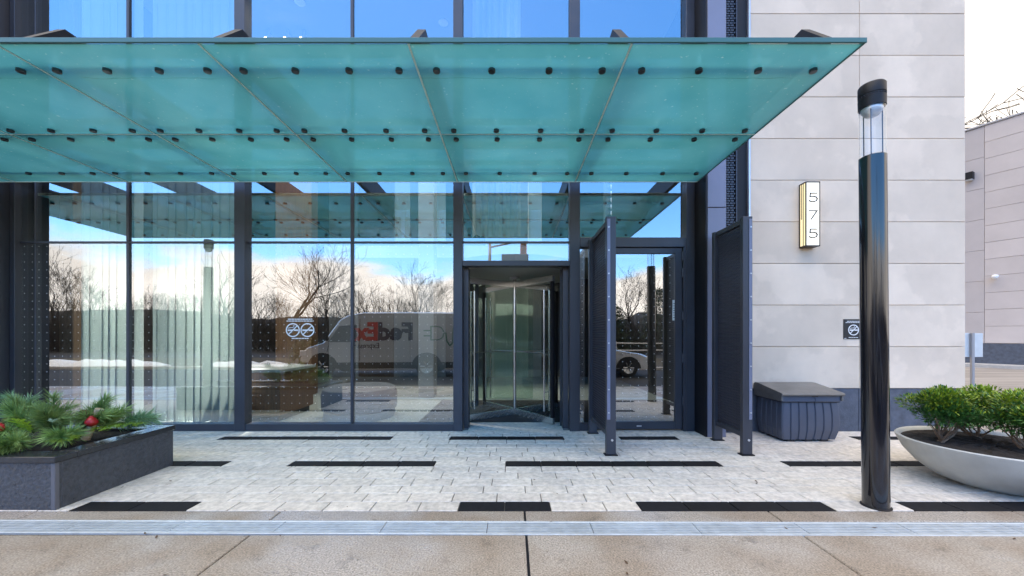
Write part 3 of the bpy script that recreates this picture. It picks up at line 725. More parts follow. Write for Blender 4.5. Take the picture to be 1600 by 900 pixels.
# revolving door (part of the building)
CX, CY, RR = .045, 6.76, 1.03
rdo = MB().lathe([(.01, 2.42), (RR + .07, 2.42), (RR + .07, 2.60), (.01, 2.60)], 40, (CX, CY, 0)).build('revolving_door', pm('drum_ceiling_grey', (.24, .235, .22), .4), bld)
for sg in (0, 1):
    a0, a1 = (R(-46), R(46)) if sg == 0 else (R(134), R(226))
    MB().lathe([(RR + .03, 0), (RR + .065, 0), (RR + .065, .12), (RR + .03, .12), (RR + .03, 0)], 16, (CX, CY, 0), cap=False, a0=a0, a1=a1).build('drum_sill', M['metal'], rdo)
for ang in (-47, 47, 133, 227):
    x, y = CX + (RR + .045) * math.cos(R(ang)), CY + (RR + .045) * math.sin(R(ang))
    MB().box(x - .03, x + .03, y - .03, y + .03, 0, 2.419).build('drum_post', M['metal'], rdo)
MB().box(-.723, -.655, 5.765, 5.98, 0, 2.419).build('door_jamb', M['metal'], rdo); MB().box(.765, .843, 5.765, 5.98, 0, 2.419).build('door_jamb', M['metal'], rdo)
dw = MB()
for a0, a1 in ((R(-46), R(46)), (R(134), R(226))):
    dw.lathe([(RR + .046, .12), (RR + .046, 2.42)], 16, (CX, CY, 0), cap=False, a0=a0, a1=a1)
dw.build('drum_glass', M['door_glass'], rdo, smooth=True)
smooth_angle(MB().lathe([(.03, 0), (.03, 2.42)], 12, (CX, CY, 0)).build('centre_post', M['steel'], rdo))
MB().lathe([(.01, .001), (RR + .02, .001), (RR + .02, .004), (.01, .004)], 40, (CX, CY, 0)).build('floor_disc', M['paver'], rdo)
for (x0, x1, y0, y1) in ((-.650, .052, 5.60, 5.925), (.058, .760, 5.60, 5.925)):
    MB().box(x0, x1, y0, y1, -.05, 0.0, .003).build('threshold_slab', M['paver'], rdo)
smooth_angle(MB().lathe([(.09, 2.38), (.09, 2.42)], 20, (CX, CY, 0)).build('ceiling_hub', M['silver'], rdo))
for ang in (-53, -145, 127, 35):
    ca, sa = math.cos(R(ang)), math.sin(R(ang))
    def P(u, v, z): return (CX + ca * u - sa * v, CY + sa * u + ca * v, z)
    def wb(m, u0, u1, v0, v1, z0, z1):
        m.add([P(u, v, z) for z in (z0, z1) for (u, v) in ((u0, v0), (u1, v0), (u1, v1), (u0, v1))],
              [(0, 3, 2, 1), (4, 5, 6, 7), (0, 1, 5, 4), (1, 2, 6, 5), (2, 3, 7, 6), (3, 0, 4, 7)])
    m = MB(); wb(m, .035, 1.0, -.022, .022, .015, .115); m.build('wing_rail', M['steel'], rdo)
    m = MB(); wb(m, .035, 1.0, -.022, .022, 2.24, 2.335); m.build('wing_rail', M['steel'], rdo)
    m = MB(); wb(m, .95, 1.0, -.020, .020, .116, 2.239); m.build('wing_stile', M['black'], rdo)
    m = MB(); wb(m, .035, .949, -.005, .005, .116, 2.239); m.build('wing_glass', M['door_glass'], rdo)
    m = MB()
    for sg in (-1, 1):
        m.tube([P(.84, sg * .055, .20), P(.84, sg * .055, 2.12)], .0135, 8)
        for z in (.5, 1.1, 1.85): m.tube([P(.84, sg * .006, z), P(.84, sg * .055, z)], .008, 6)
    m.tube([P(.06, -.03, 1.12), P(.83, -.03, 1.12)], .010, 6)
    smooth_angle(m.build('push_bar', M['steel'], rdo))

# ================================================================== CANOPY
ZC = 1.4 + 2.166
can = thing('glass_canopy', 'teal frosted glass canopy on bolts projecting over the whole entrance', 'canopy', (-2, 4.2, ZC))
XS = [2.61, .89, -.77, -2.33, -3.84, -5.42, -7.0, -8.4]
YS = [2.85, 4.136, 5.41]
for i in range(len(XS) - 1):
    for j in range(2):
        x1, x0 = XS[i] - .006, XS[i + 1] + .006
        y0, y1 = YS[j] + .005, YS[j + 1] - .005
        m = MB(); z0, z1 = ZC, ZC + .024
        m.add([(x0, y0, z0), (x1, y0, z0), (x1, y1, z0), (x0, y1, z0)], [(0, 3, 2, 1)])
        m.slot = 1
        m.add([(x0, y0, z0), (x1, y0, z0), (x1, y1, z0), (x0, y1, z0), (x0, y0, z1), (x1, y0, z1), (x1, y1, z1), (x0, y1, z1)],
              [(4, 5, 6, 7), (0, 1, 5, 4), (1, 2, 6, 5), (2, 3, 7, 6), (3, 0, 4, 7)])
        m.build('glass_panel', [M['canopy'], M['canopy_clear']], can)
for i, x in enumerate(XS[1:-1]):
    for (a, c) in ((YS[0], YS[1] - .008), (YS[1] + .008, YS[2])): MB().box(x - .007, x + .007, a, c, ZC - .003, ZC + .02).build('seam', M['seam'], can)
MB().box(XS[-1], XS[0], YS[1] - .006, YS[1] + .006, ZC - .003, ZC + .02).build('seam', M['seam'], can)
MB().box(XS[-1] - .01, XS[0] + .012, YS[0] - .018, YS[0] - .001, ZC - .004, ZC + .034, .003).build('edge_trim', M['canopy_edge'], can)
MB().box(XS[0] + .001, XS[0] + .012, YS[0], YS[2], ZC - .004, ZC + .030, .003).build('edge_trim', M['canopy_edge'], can)
MB().box(XS[-1] - .01, XS[0] + .012, YS[2] + .001, YS[2] + .018, ZC - .004, ZC + .034, .003).build('edge_trim', M['seam'], can)
bolt = MB().lathe([(.006, -.030), (.026, -.030), (.029, -.026), (.029, -.006), (.013, -.006), (.013, 0)], 16).mesh('bolt', M['bolt'], smooth=False)
up = MB()
for i in range(len(XS) - 1):
    x1, x0 = XS[i], XS[i + 1]; wd = x1 - x0
    for yb in (3.12, 4.035, 4.215, 5.10):
        for f in (.095, .365, .645, .905):
            inst('bolt', bolt, (x0 + wd * f, yb, ZC), can)
            up.tube([(x0 + wd * f, yb, ZC + .025), (x0 + wd * f, yb, ZC + .10)], .022, 10)
up.build('spacer', M['white'], can)
for yb in (3.12, 4.125, 5.10):
    MB().box(XS[-1], XS[0] - .05, yb - .02, yb + .02, ZC + .10, ZC + .15).build('purlin', M['metal'], can)
for x in [2.50] + XS[1:-1] + [-8.3]:
    m = MB()
    poly = [(3.00, ZC + .151), (3.27, ZC + .44), (5.58, ZC + .44), (5.58, ZC + .151)]
    m.prism(poly, lambda p: (x - .035, p[0], p[1]), lambda p: (x + .035, p[0], p[1]))
    m.build('support_fin', M['black'], can)

# ================================================================== PERFORATED SCREENS
def screen(xc, y0, y1, label, side):
    t = thing('perforated_screen', label, 'screen', (xc, y0, 0), 0, 'perforated metal screens beside the swing door')
    H = 2.787
    m = MB(); m.box(xc - .056, xc + .056, y0, y0 + .065, .012, H, .004); m.build('post', M['metal'], t)
    MB().box(xc - .075, xc + .075, y0 - .015, y0 + .08, 0, .012).build('foot_plate', M['black'], t)
    m = MB(); m.box(xc - .056, xc + .056, y1 - .065, y1, .012, H - .01, .004); m.build('post', M['metal'], t)
    MB().box(xc - .075, xc + .075, y1 - .08, y1 + .015, 0, .012).build('foot_plate', M['black'], t)
    for (z0, z1) in ((.20, .26), (H - .07, H - .012)): MB().box(xc - .03, xc + .03, y0 + .066, y1 - .066, z0, z1, .003).build('rail', M['metal'], t)
    # sheet with square holes
    a0, a1, b0, b1 = y0 + .067, y1 - .067, .262, H - .072
    ny_, nz_ = max(8, int((a1 - a0) / .032)), int((b1 - b0) / .032)
    m = MB(); dy, dz = (a1 - a0) / ny_, (b1 - b0) / nz_
    for xo, flip in ((-.006, 0), (.006, 1)):
        for i in range(ny_):
            for j in range(nz_):
                ya, yb = a0 + i * dy, a0 + (i + 1) * dy; za, zb = b0 + j * dz, b0 + (j + 1) * dz
                hy, hz = dy * .22, dz * .27
                x = xc + xo
                vs = [(x, ya, za), (x, yb, za), (x, yb, zb), (x, ya, zb), (x, ya + hy, za + hz), (x, yb - hy, za + hz), (x, yb - hy, zb - hz), (x, ya + hy, zb - hz)]
                fs = [(0, 1, 5, 4), (1, 2, 6, 5), (2, 3, 7, 6), (3, 0, 4, 7)]
                if not flip:
                    m.add(vs, [f[::-1] for f in fs])
                    k = len(m.V); x2 = xc + .006
                    m.add([(v[0], v[1], v[2]) for v in vs[4:]] + [(x2, v[1], v[2]) for v in vs[4:]], [(0, 1, 5, 4), (1, 2, 6, 5), (2, 3, 7, 6), (3, 0, 4, 7)])
                else: m.add(vs, fs)
    m.build('perforated_sheet', M['sheet'], t)
    # clamping strip with bolts along the front post
    xs = xc + side * .03
    MB().box(xs - .018, xs + .018, y0 - .007, y0 - .001, .42, H - .03, .001).build('clamp_strip', M['metal_light'], t)
    bm = MB().tube([(0, 0, 0), (0, -.008, 0)], .009, 8).mesh('bolt', M['silver'])
    for k in range(9): inst('bolt', bm, (xs, y0 - .007, .5 + k * .27), t)
    inst('bolt', MB().tube([(0, 0, 0), (0, -.01, 0)], .014, 8).mesh('bolt', M['silver']), (xc + .01, y0, .18), t)
screen(1.155, 4.47, 5.53, 'dark perforated metal screen between the revolving door and the swing door', -1)
screen(2.745, 4.47, 5.17, 'dark perforated metal screen in front of the limestone wall beside the storage box', 1)

# ================================================================== WALL SIGN 575
sg = thing('house_number_sign', 'tall cream lit box sign reading 575 on the limestone wall', 'sign', (4.28, 5.58, 2.66))
sx0, sx1, sz0, sz1, sy = 4.168, 4.372, 2.665, 3.585, 5.446
fr = MB()
fr.box(sx0, sx1, sy, 5.579, sz0, sz0 + .016); fr.box(sx0, sx1, sy, 5.579, sz1 - .016, sz1)
fr.box(sx0, sx0 + .012, sy, sy + .014, sz0 + .016, sz1 - .016); fr.box(sx1 - .012, sx1, sy, sy + .014, sz0 + .016, sz1 - .016)
fr.box(sx0, sx0 + .012, 5.560, 5.579, sz0 + .016, sz1 - .016); fr.box(sx1 - .012, sx1, 5.56, 5.579, sz0 + .016, sz1 - .016)
fr.box(sx0 - .001, sx0 + .010, sy + .05, sy + .056, sz0 + .016, sz1 - .016)
fr.box(sx0 - .001, sx0 + .010, sy + .082, sy + .087, sz0 + .40, sz1 - .016)
fr.build('frame', pm('bronze_frame', (.045, .032, .025), .4, .3), sg)
lb = MB(); lb.add([(sx0 + .006, sy + .005, sz0 + .017), (sx1 - .006, sy + .005, sz0 + .017), (sx1 - .006, sy + .005, sz1 - .017), (sx0 + .006, sy + .005, sz1 - .017)], [(0, 1, 2, 3)])
lb.slot = 1; lb.box(sx0 + .006, sx1 - .006, sy + .0055, 5.578, sz0 + .017, sz1 - .017)
lb.build('light_box', [M['sign_face'], M['sign_side']], sg)
def stroke(m, pts, wd, y0, y1, O, sc):
    for (a, c) in zip(pts, pts[1:]):
        ax, az = O[0] + a[0] * sc, O[1] + a[1] * sc; bx, bz = O[0] + c[0] * sc, O[1] + c[1] * sc
        d = Vector((bx - ax, bz - az)); l = d.length; d.normalize(); nn = Vector((-d.y, d.x)) * wd / 2; e = d * wd / 2
        q = [(ax - e.x + nn.x, az - e.y + nn.y), (ax - e.x - nn.x, az - e.y - nn.y), (bx + e.x - nn.x, bz + e.y - nn.y), (bx + e.x + nn.x, bz + e.y + nn.y)]
        m.prism(q, lambda p: (p[0], y0, p[1]), lambda p: (p[0], y1, p[1]))
FIVE = [(.92, 1), (.14, 1), (.10, .56), (.62, .60), (.88, .52), (.97, .32), (.88, .10), (.62, 0), (.22, 0), (0, .10)]
SEVEN = [(.0, 1), (.95, 1), (.25, 0)]
nm = []
for zc, gl2 in ((3.30, FIVE), (3.05, SEVEN), (2.79, FIVE)):
    m = MB(); stroke(m, gl2, .0125, sy - .004, sy + .0045, (4.215, zc), .118); m.build('numeral', M['letter'], sg)

# no smoking plate on the wall
def circle_ring(m, cx, cz, r, wd, y0, y1, n=28):
    o = ring_pts(cx, cz, r, n); i = ring_pts(cx, cz, r - wd, n)
    for k in range(n):
        k2 = (k + 1) % n
        m.prism([o[k], o[k2], i[k2], i[k]], lambda p: (p[0], y0, p[1]), lambda p: (p[0], y1, p[1]))
def smoke_icon(m, cx, cz, r, y0, y1, smoke=True):
    circle_ring(m, cx, cz, r, r * .16, y0, y1)
    stroke(m, [(-.62, -.62), (.62, .62)], r * .14, y0 + .0004, y1, (cx, cz), r * .95)
    stroke(m, [(-.62, -.02), (-.05, -.02)], r * .22, y0 + .0002, y1, (cx, cz), r); stroke(m, [(.28, -.02), (.66, -.02)], r * .22, y0 + .0002, y1, (cx, cz), r)
    if smoke: stroke(m, [(-.62, .28), (-.30, .38), (.02, .36), (.14, .5), (.16, .68)], r * .1, y0 + .0002, y1, (cx, cz), r)
ns = thing('no_smoking_sign', 'small black no smoking plate on the limestone wall behind the lamp', 'sign', (4.95, 5.58, 1.34))
MB().box(4.812, 5.10, 5.572, 5.5795, 1.345, 1.635, .002).build('plate', M['sign_black'], ns)
m = MB(); smoke_icon(m, 4.955, 1.478, .078, 5.5695, 5.5715)
m.build('symbol', M['decal'], ns); m = MB()
for (z, w_) in ((1.60, .19), (1.582, .23), (1.365, .14)):
    x = 4.955 - w_ / 2
    while x < 4.955 + w_ / 2 - .01:
        l_ = rnd.uniform(.018, .04); m.box(x, min(x + l_, 4.955 + w_ / 2), 5.5695, 5.5715, z, z + .008); x += l_ + .006
m.box(4.822, 4.85, 5.5695, 5.5715, 1.352, 1.360)
m.build('caption', M['decal'], ns, kind='stuff')
# no smoking decal on the glass
m = MB(); dx = (469 - 800) / 600 * YG
smoke_icon(m, dx - .108, 1.478, .103, 5.6775, 5.6785); smoke_icon(m, dx + .108, 1.478, .103, 5.6775, 5.6785, False)
for (z, w_) in ((1.632, .36), (1.605, .40), (1.348, .25)):
    x = dx - w_ / 2
    while x < dx + w_ / 2 - .01:
        l_ = rnd.uniform(.02, .05); m.box(x, min(x + l_, dx + w_ / 2), 5.6775, 5.6785, z, z + .014); x += l_ + .006
tag(m.build('no_smoking_decal', M['decal']), 'white decal of two no smoking circles stuck on the dark window glass', 'decal')

# ================================================================== STORAGE BOX
sb = thing('storage_box', 'dark blue grey plastic storage box with ribbed sides against the limestone wall', 'storage box', (3.92, 5.28, 0))
bx0, bx1, by0, by1 = 3.53, 4.29, 5.015, 5.56
def bulge(t): return .020 * math.sin(math.pi * min(1, t * .92 + .05)) - .035 * max(0, .25 - t) * 4 * .5
body = MB(); nz_ = 8; nseg = 6; rings = []
def ribs(n, w): 
    out = []
    for i in range(n):
        a = i / n; c = (i + 1) / n; gp = .012 / w
        out += [(a + gp * .5, 0), (a + gp, 1), (c - gp, 1), (c - gp * .5, 0)]
    return out
vs = []; loop = []
wx, wy = bx1 - bx0 - .04, by1 - by0 - .04
for k in range(nz_ + 1):
    t = k / nz_; z = .03 + t * .50; e = bulge(t)
    x0, x1, y0, y1 = bx0 + .02 - e, bx1 - .02 + e, by0 + .02 - e, by1 - .02 + e * .2
    row = []
    for (u, p) in ribs(7, wx): row.append((x0 + (x1 - x0) * u, y0 - (0 if p else -.014), z))
    for (u, p) in ribs(5, wy): row.append((x1 + (0 if p else -.014), y0 + (y1 - y0) * u, z))
    for (u, p) in ribs(1, wx): row.append((x1 - (x1 - x0) * u, y1, z))
    for (u, p) in ribs(5, wy): row.append((x0 - (0 if p else -.014), y1 - (y1 - y0) * u, z))
    rings.append(row)
n = len(rings[0]); allv = [v for r_ in rings for v in r_]
fs = [(k * n + i, k * n + (i + 1) % n, (k + 1) * n + (i + 1) % n, (k + 1) * n + i) for k in range(nz_) for i in range(n)] + [list(range(n))[::-1]]
body.add(allv, fs); body.build('body', M['box'], sb)
rim = MB(); rim.box(bx0 + .0, bx1, by0 - .004, by1, .531, .612, .006); rim.build('rim', M['box'], sb)
gv = MB(); gv.box(bx0 + .006, bx1 - .006, by0 + .001, by1 - .004, .522, .530); gv.build('groove', M['boxdark'], sb)
ld = MB()
def lp(x0, x1, e): return [(by0 - .035 - e, .613), (by0 - .045 - e, .632), (by0 - .03, .648), (by1 - .10, .726), (by1 - .02, .728), (by1 + .01, .70), (by1 + .01, .613)]
ld.prism(lp(0, 0, 0), lambda p: (bx0 - .028, p[0], p[1]), lambda p: (bx1 + .028, p[0], p[1]))
ld.build('lid', M['lid'], sb)
sk = MB(); sk.box(bx0 - .024, bx0 - .001, by0 - .02, by1 + .005, .545, .6125); sk.box(bx1 + .001, bx1 + .024, by0 - .02, by1 + .005, .545, .6125); sk.build('lid_skirt', M['lid'], sb)
lt = MB(); lt.box(3.915, 3.99, by0 - .010, by0 - .0045, .596, .611); lt.slot = 1
stroke(lt, [(0, 0), (.45, 0), (.62, -.9)], .004, by0 - .0075, by0 - .0045, (3.93, .585), .05); lt.build('latch', [M['boxdark'], M['boxdark']], sb)
for x in (bx0 + .10, (bx0 + bx1) / 2 - .05, bx1 - .22):
    for y in (by0 + .05, by1 - .12): MB().box(x, x + .10, y, y + .06, 0, .03).build('foot', M['boxdark'], sb)

# ================================================================== LAMP POSTS
lamp = thing('lamp_post', 'round black bollard lamp with a clear glass top standing on the pavers at right', 'lamp post', (2.985, 3.15, 0), 0, 'black bollard lamps along the pavement')
Rr = .088
smooth_angle(MB().lathe([(Rr, .008), (Rr, 2.86), (Rr - .012, 2.868), (.02, 2.868)], 40).build('shaft', M['gloss_black'], lamp, local=True))
MB().lathe([(Rr + .012, 0), (Rr + .012, .006), (Rr + .004, .010), (Rr - .01, .010)], 40).build('base_ring', M['black'], lamp, local=True)
smooth_angle(MB().lathe([(Rr - .004, 2.869), (Rr - .004, 3.285)], 40, cap=False).build('glass_tube', M['tube_glass'], lamp, local=True))
cp = MB(); cp.lathe([(Rr - .01, 3.262), (Rr, 3.262), (Rr + .001, 3.34), (Rr - .003, 3.344), (Rr - .003, 3.362), (Rr + .001, 3.366), (Rr + .001, 3.44), (Rr - .008, 3.452), (.01, 3.455)], 40)
smooth_angle(cp.build('cap', M['black'], lamp, local=True))
vt = MB()
for k in range(26):
    a = 2 * math.pi * k / 26
    x, y = (Rr - .004) * math.cos(a), (Rr - .004) * math.sin(a)
    vt.tube([(x, y, 3.345), (x, y, 3.361)], .006, 4)
vt.build('cap_vents', M['black'], lamp, local=True)
smooth_angle(MB().lathe([(.07, 3.262), (.072, 3.24), (.045, 3.20), (.02, 3.19), (.01, 3.19)], 28).build('reflector', M['reflector'], lamp, local=True))
rods = MB()
for a in (100, 220, 340): rods.tube([(.066 * math.cos(R(a)), .066 * math.sin(R(a)), 2.868), (.066 * math.cos(R(a)), .066 * math.sin(R(a)), 3.262)], .004, 6)
rods.build('rod', M['metal'], lamp, local=True)
lamp.rotation_euler = (0, R(-.55), 0)
l2 = copy_tree(lamp); l2.location = (-6.55, 3.10, 0); l2.rotation_euler = (0, R(.4), 0)
l2['label'] = 'bollard lamp standing beyond the stone planter at far left, seen reflected in the glass'

# ================================================================== STONE PLANTER
pl = thing('stone_planter', 'rectangular dark slate planter filled with evergreen cuttings at left', 'planter', (-4.9, 3.6, 0))
px0, px1, py0, py1 = -6.3, -3.66, 3.075, 4.15
MB().box(px0, px1, py0, py0 + .05, 0, .378, .003).build('side_panel', M['slate'], pl)
MB().box(px1 - .05, px1, py0 + .0505, py1, 0, .378, .003).build('side_panel', M['slate'], pl)
MB().box(px0, px1 - .0505, py1 - .05, py1, 0, .378).build('side_panel', M['slate'], pl)
MB().box(px0, px0 + .05, py0 + .0505, py1 - .0505, 0, .378).build('side_panel', M['slate'], pl)
MB().box(px1 - .032, px1 + .003, py0 - .003, py0 + .03, 0, .377, .003).build('corner_strip', M['slate_edge'], pl)
MB().box(px0, px1 + .014, py0 - .014, py0 + .15, .379, .43, .005).build('coping', M['slate_top'], pl)
MB().box(px1 - .15, px1 + .014, py0 + .151, py1 + .014, .379, .4295, .005).build('coping', M['slate_top'], pl)
MB().box(px0, px1 - .151, py1 - .15, py1 + .014, .379, .43, .005).build('coping', M['slate_top'], pl)
so = MB().box(px0 + .05, px1 - .15, py0 + .15, py1 - .15, .30, .40).build('soil', M['soil'], pl)

def frame_from(d, upv=Vector((0, 0, 1))):
    d = Vector(d).normalized(); s = d.cross(upv)
    if s.length < 1e-4: s = Vector((1, 0, 0))
    s.normalize(); u = s.cross(d); return d, s, u
def needle(m, p, q, wd, nrm):
    d = (q - p); s = d.cross(nrm)
    if s.length < 1e-6: return
    s = s.normalized() * wd / 2
    mid = p.lerp(q, .55)
    m.add([p - s * .6, p + s * .6, mid + s, q, mid - s], [(0, 1, 2, 3, 4)])
def pine_bough(seed, length, dirv, curve, nl=.105, mat='pine', dens=1.):
    q = random.Random(seed); st = MB(); nd = MB()
    d, s, u = frame_from(dirv); p = Vector((0, 0, 0)); pts = [p.copy()]; n = 9
    for i in range(n):
        dd = (d + Vector((0, 0, -curve)) * (i / n) + s * q.uniform(-.06, .06)).normalized(); p = p + dd * length / n; pts.append(p.copy())
    st.tube(pts, [.006 * (1 - .7 * i / n) for i in range(n + 1)], 5)
    tips = [(pts, 0)]
    for k in range(4):   # side shoots
        i = 2 + k; a = pts[i]; sd = (d + s * (.75 if k % 2 else -.75) + u * q.uniform(-.2, .5)).normalized()
        tw = [a, a + sd * length * .18, a + (sd + Vector((0, 0, -.12))).normalized() * length * .36]
        st.tube(tw, [.004, .003, .002], 4); tips.append((tw, 1))
    for pts_, side in tips:
        tot = len(pts_)
        for i in range(1 if side == 0 else 0, tot):
            for _ in range(int((26 if side == 0 else 34) * dens)):
                a = pts_[i - 1].lerp(pts_[i], q.random()) if i else pts_[0].lerp(pts_[1], q.random())
                ax = (pts_[min(i + 1, tot - 1)] - pts_[max(i - 1, 0)]).normalized()
                rv = Vector((q.gauss(0, 1), q.gauss(0, 1), q.gauss(0, 1))); rv = (rv - ax * rv.dot(ax)).normalized()
                f = .55 + .6 * (i / max(1, tot - 1))
                dv = (ax * f + rv * q.uniform(.45, .95)).normalized(); ll = nl * q.uniform(.7, 1.1)
                e = a + dv * ll + Vector((0, 0, -ll * .10))
                needle(nd, a, e, (.0046), Vector((q.gauss(0, 1), q.gauss(0, 1), q.gauss(0, 1))))
    return st, nd
def put(name, label, cat, loc, parts, group=None, rz=0.):
    t = thing(name, label, cat, loc, rz, group)
    for (nme, mb, mat) in parts: mb.build(nme, mat, t, local=True)
    return t
PB = [(-4.30, 3.62, .46, (.1, -.1, 1.0), .36, .2, 'pine', 'upright long needled pine bough forming the peak of the planter arrangement'),
      (-4.62, 3.72, .48, (-.45, .0, .85), .40, .5, 'pine_blue', 'bluish pine bough at the left edge of the planter leaning left'),
      (-4.12, 3.66, .46, (.5, -.1, .55), .34, .5, 'pine', 'pine bough arching right toward the birch log in the planter'),
      (-4.32, 3.45, .44, (-.1, -.5, .45), .34, .6, 'pine', 'pine bough drooping over the front of the planter arrangement'),
      (-4.05, 3.50, .45, (.45, -.5, .32), .30, .4, 'pine', 'pine bough spreading in the middle of the planter toward the camera'),
      (-3.98, 3.86, .47, (.75, .1, .38), .36, .5, 'pine_blue', 'dark bluish pine bough reaching right behind the right red ornament'),
      (-4.52, 3.40, .44, (-.5, -.5, .35), .34, .5, 'pine', 'pine bough at the front left of the planter below the pale cone'),
      (-4.20, 3.80, .48, (.25, .2, .8), .30, .3, 'pine', 'small pine bough standing behind the peak bough in the planter'),
      (-4.38, 3.52, .50, (-.25, -.25, .8), .30, .3, 'pine', 'pine bough just left of the peak bough in the planter'),
      (-4.16, 3.50, .50, (.15, -.35, .7), .28, .35, 'pine', 'pine bough in front of the peak bough in the middle of the planter'),
      (-4.50, 3.60, .50, (-.1, -.2, .8), .32, .4, 'pine', 'pine bough above the small red ornament at the left of the planter'),
      (-3.99, 3.72, .47, (.35, .1, .6), .26, .5, 'pine', 'short pine bough directly behind the birch log'),
      (-4.20, 3.32, .45, (.15, -.6, .25), .24, .4, 'pine', 'short pine bough lying over the front coping of the planter'),
      (-4.75, 3.50, .45, (-.6, -.2, .5), .38, .6, 'pine', 'pine bough beyond the left picture edge of the planter')]
for i, (x, y, z, d, ln, cu, mt, lab) in enumerate(PB):
    st, nd = pine_bough(20 + i, ln, d, cu, .135, mt, 1.5)
    put('pine_bough', lab, 'pine bough', (x, y, z), [('stem', st, M['stem']), ('needles', nd, M[mt])], 'pine boughs in the stone planter')
def cedar(seed, length, dirv, droop=.35):
    q = random.Random(seed); m = MB(); d, s, u = frame_from(dirv)
    def scale(p, dv, ll, wd):
        sv = dv.cross(u)
        if sv.length < 1e-5: return
        sv = sv.normalized() * wd / 2; e = p + dv * ll; mid = p + dv * ll * .5 + u * .002
        m.add([p - sv * .5, p + sv * .5, mid + sv, e, mid - sv], [(0, 1, 2, 3, 4)])
    n = 11; p = Vector((0, 0, 0)); pts = [p.copy()]
    for i in range(n):
        p = p + (d + Vector((0, 0, -droop * i / n))).normalized() * length / n; pts.append(p.copy())
    m.tube(pts, [.004 * (1 - .8 * i / n) for i in range(n + 1)], 4)
    for i in range(1, n + 1):
        for sg_ in (-1, 1):
            bl = length * .5 * math.sin(math.pi * (.25 + .7 * i / (n + 1))) * q.uniform(.7, 1.1)
            bd = (d * .8 + s * sg_ * .75 + u * q.uniform(-.15, .15) + Vector((0, 0, -.1))).normalized()
            k = max(3, int(bl / .012)); pp = pts[i].copy()
            for j in range(k):
                dv = (bd + Vector((0, 0, -.25 * j / k))).normalized(); scale(pp, dv, bl / k * 1.5, .008)
                if j > 0:
                    for s2 in (-1, 1):
                        sd = (dv * .8 + s * s2 * .6 + d * .2 + u * q.uniform(-.15, .15)).normalized()
                        scale(pp, sd, .030 * (1 - .5 * j / k), .0075)
                pp = pp + dv * bl / k
    return m
CS = [(-4.42, 3.30, .45, (-.6, -.55, -.02), .34, 'bright cedar spray hanging over the front coping at the picture edge'),
      (-4.18, 3.34, .45, (-.15, -.75, .1), .24, 'cedar spray lying on the front coping beside the pale leaves'),
      (-3.98, 3.70, .46, (.8, -.3, .25), .30, 'yellow green cedar spray below the right red ornament'),
      (-4.00, 3.52, .46, (.55, -.6, .12), .28, 'cedar spray on the right coping near the planter corner'),
      (-3.96, 3.84, .47, (.9, .0, .18), .30, 'cedar spray reaching to the rear right end of the greenery'),
      (-4.22, 3.42, .50, (.1, -.5, .7), .18, 'small lime cedar tip standing in the middle of the arrangement'),
      (-4.60, 3.34, .44, (-.3, -.7, .15), .30, 'cedar spray under the pine at the far left front of the planter')]
for i, (x, y, z, d, ln, lab) in enumerate(CS):
    put('cedar_spray', lab, 'cedar spray', (x, y - .05, z + .05), [('foliage', cedar(60 + i, ln, d), M['cedar'])], 'cedar sprays in the stone planter')
def leafy(seed, length, dirv, n=26, ls=.042):
    q = random.Random(seed); m = MB(); d, s, u = frame_from(dirv); pts = [Vector((0, 0, 0)) + d * length * i / 6 + Vector((0, 0, -.06 * (i / 6) ** 2)) for i in range(7)]
    m.tube(pts, .003, 4)
    for k in range(n):
        t = .2 + .8 * k / n; a = pts[min(5, int(t * 6))].lerp(pts[min(6, int(t * 6) + 1)], (t * 6) % 1)
        dv = (d * .6 + s * (1 if k % 2 else -1) * q.uniform(.4, .9) + u * q.uniform(-.2, .6)).normalized(); sv = dv.cross(u).normalized() * ls * .24
        m.add([a, a + dv * ls * .35 + sv, a + dv * ls * .75 + sv * .8 + u * .004, a + dv * ls, a + dv * ls * .75 - sv * .8 + u * .004, a + dv * ls * .35 - sv], [(0, 1, 2, 3, 4, 5)])
    return m
for i, (x, y, z, d, ln, lab) in enumerate([(-4.08, 3.30, .46, (-.5, -.5, .0), .22, 'pale green leafy sprig lying on the front coping of the planter'),
        (-3.98, 3.42, .46, (.5, -.4, .1), .16, 'white edged leafy sprig at the planter corner coping'),
        (-3.92, 3.90, .47, (.8, -.1, .3), .22, 'silvery sprig at the right tip of the greenery'),
        (-4.08, 3.50, .53, (.2, -.4, .6), .16, 'silvery sprig between the peak pine bough and the birch log')]):
    put('leafy_sprig', lab, 'leafy sprig', (x, y - .04, z + .04), [('leaves', leafy(80 + i, ln, d), M['pale_leaf'])], 'pale leafy sprigs in the stone planter')
bl = MB(); bl.tube([(-4.02, 3.62, .42), (-3.965, 3.64, .58), (-3.92, 3.65, .70)], [.034, .033, .032], 14)
tag(smooth_angle(bl.build('birch_log', M['birch'])), 'pale birch log stub tilted upright in the planter greenery', 'log')
def pom(c, r, label):
    m = MB(); n = 16; prof = [(r * math.sin(math.pi * (i + .5) / n) * (1 - .06 * math.cos(3 * math.pi * i / n)), -r * math.cos(math.pi * (i + .5) / n)) for i in range(n)]
    m.lathe(prof, 18, c); m.lathe([(r * .30, r * .92), (r * .36, r * 1.22), (r * .24, r * 1.05)], 8, c, cap=False)
    tag(m.build('red_ornament', M['red'], smooth=True), label, 'ornament', 'red fruit ornaments in the stone planter')
pom((-3.90, 3.56, .60), .045, 'red round fruit ornament resting against the birch log')
pom((-4.32, 3.24, .62), .034, 'small red fruit ornament at the left beside the pale pine cone')
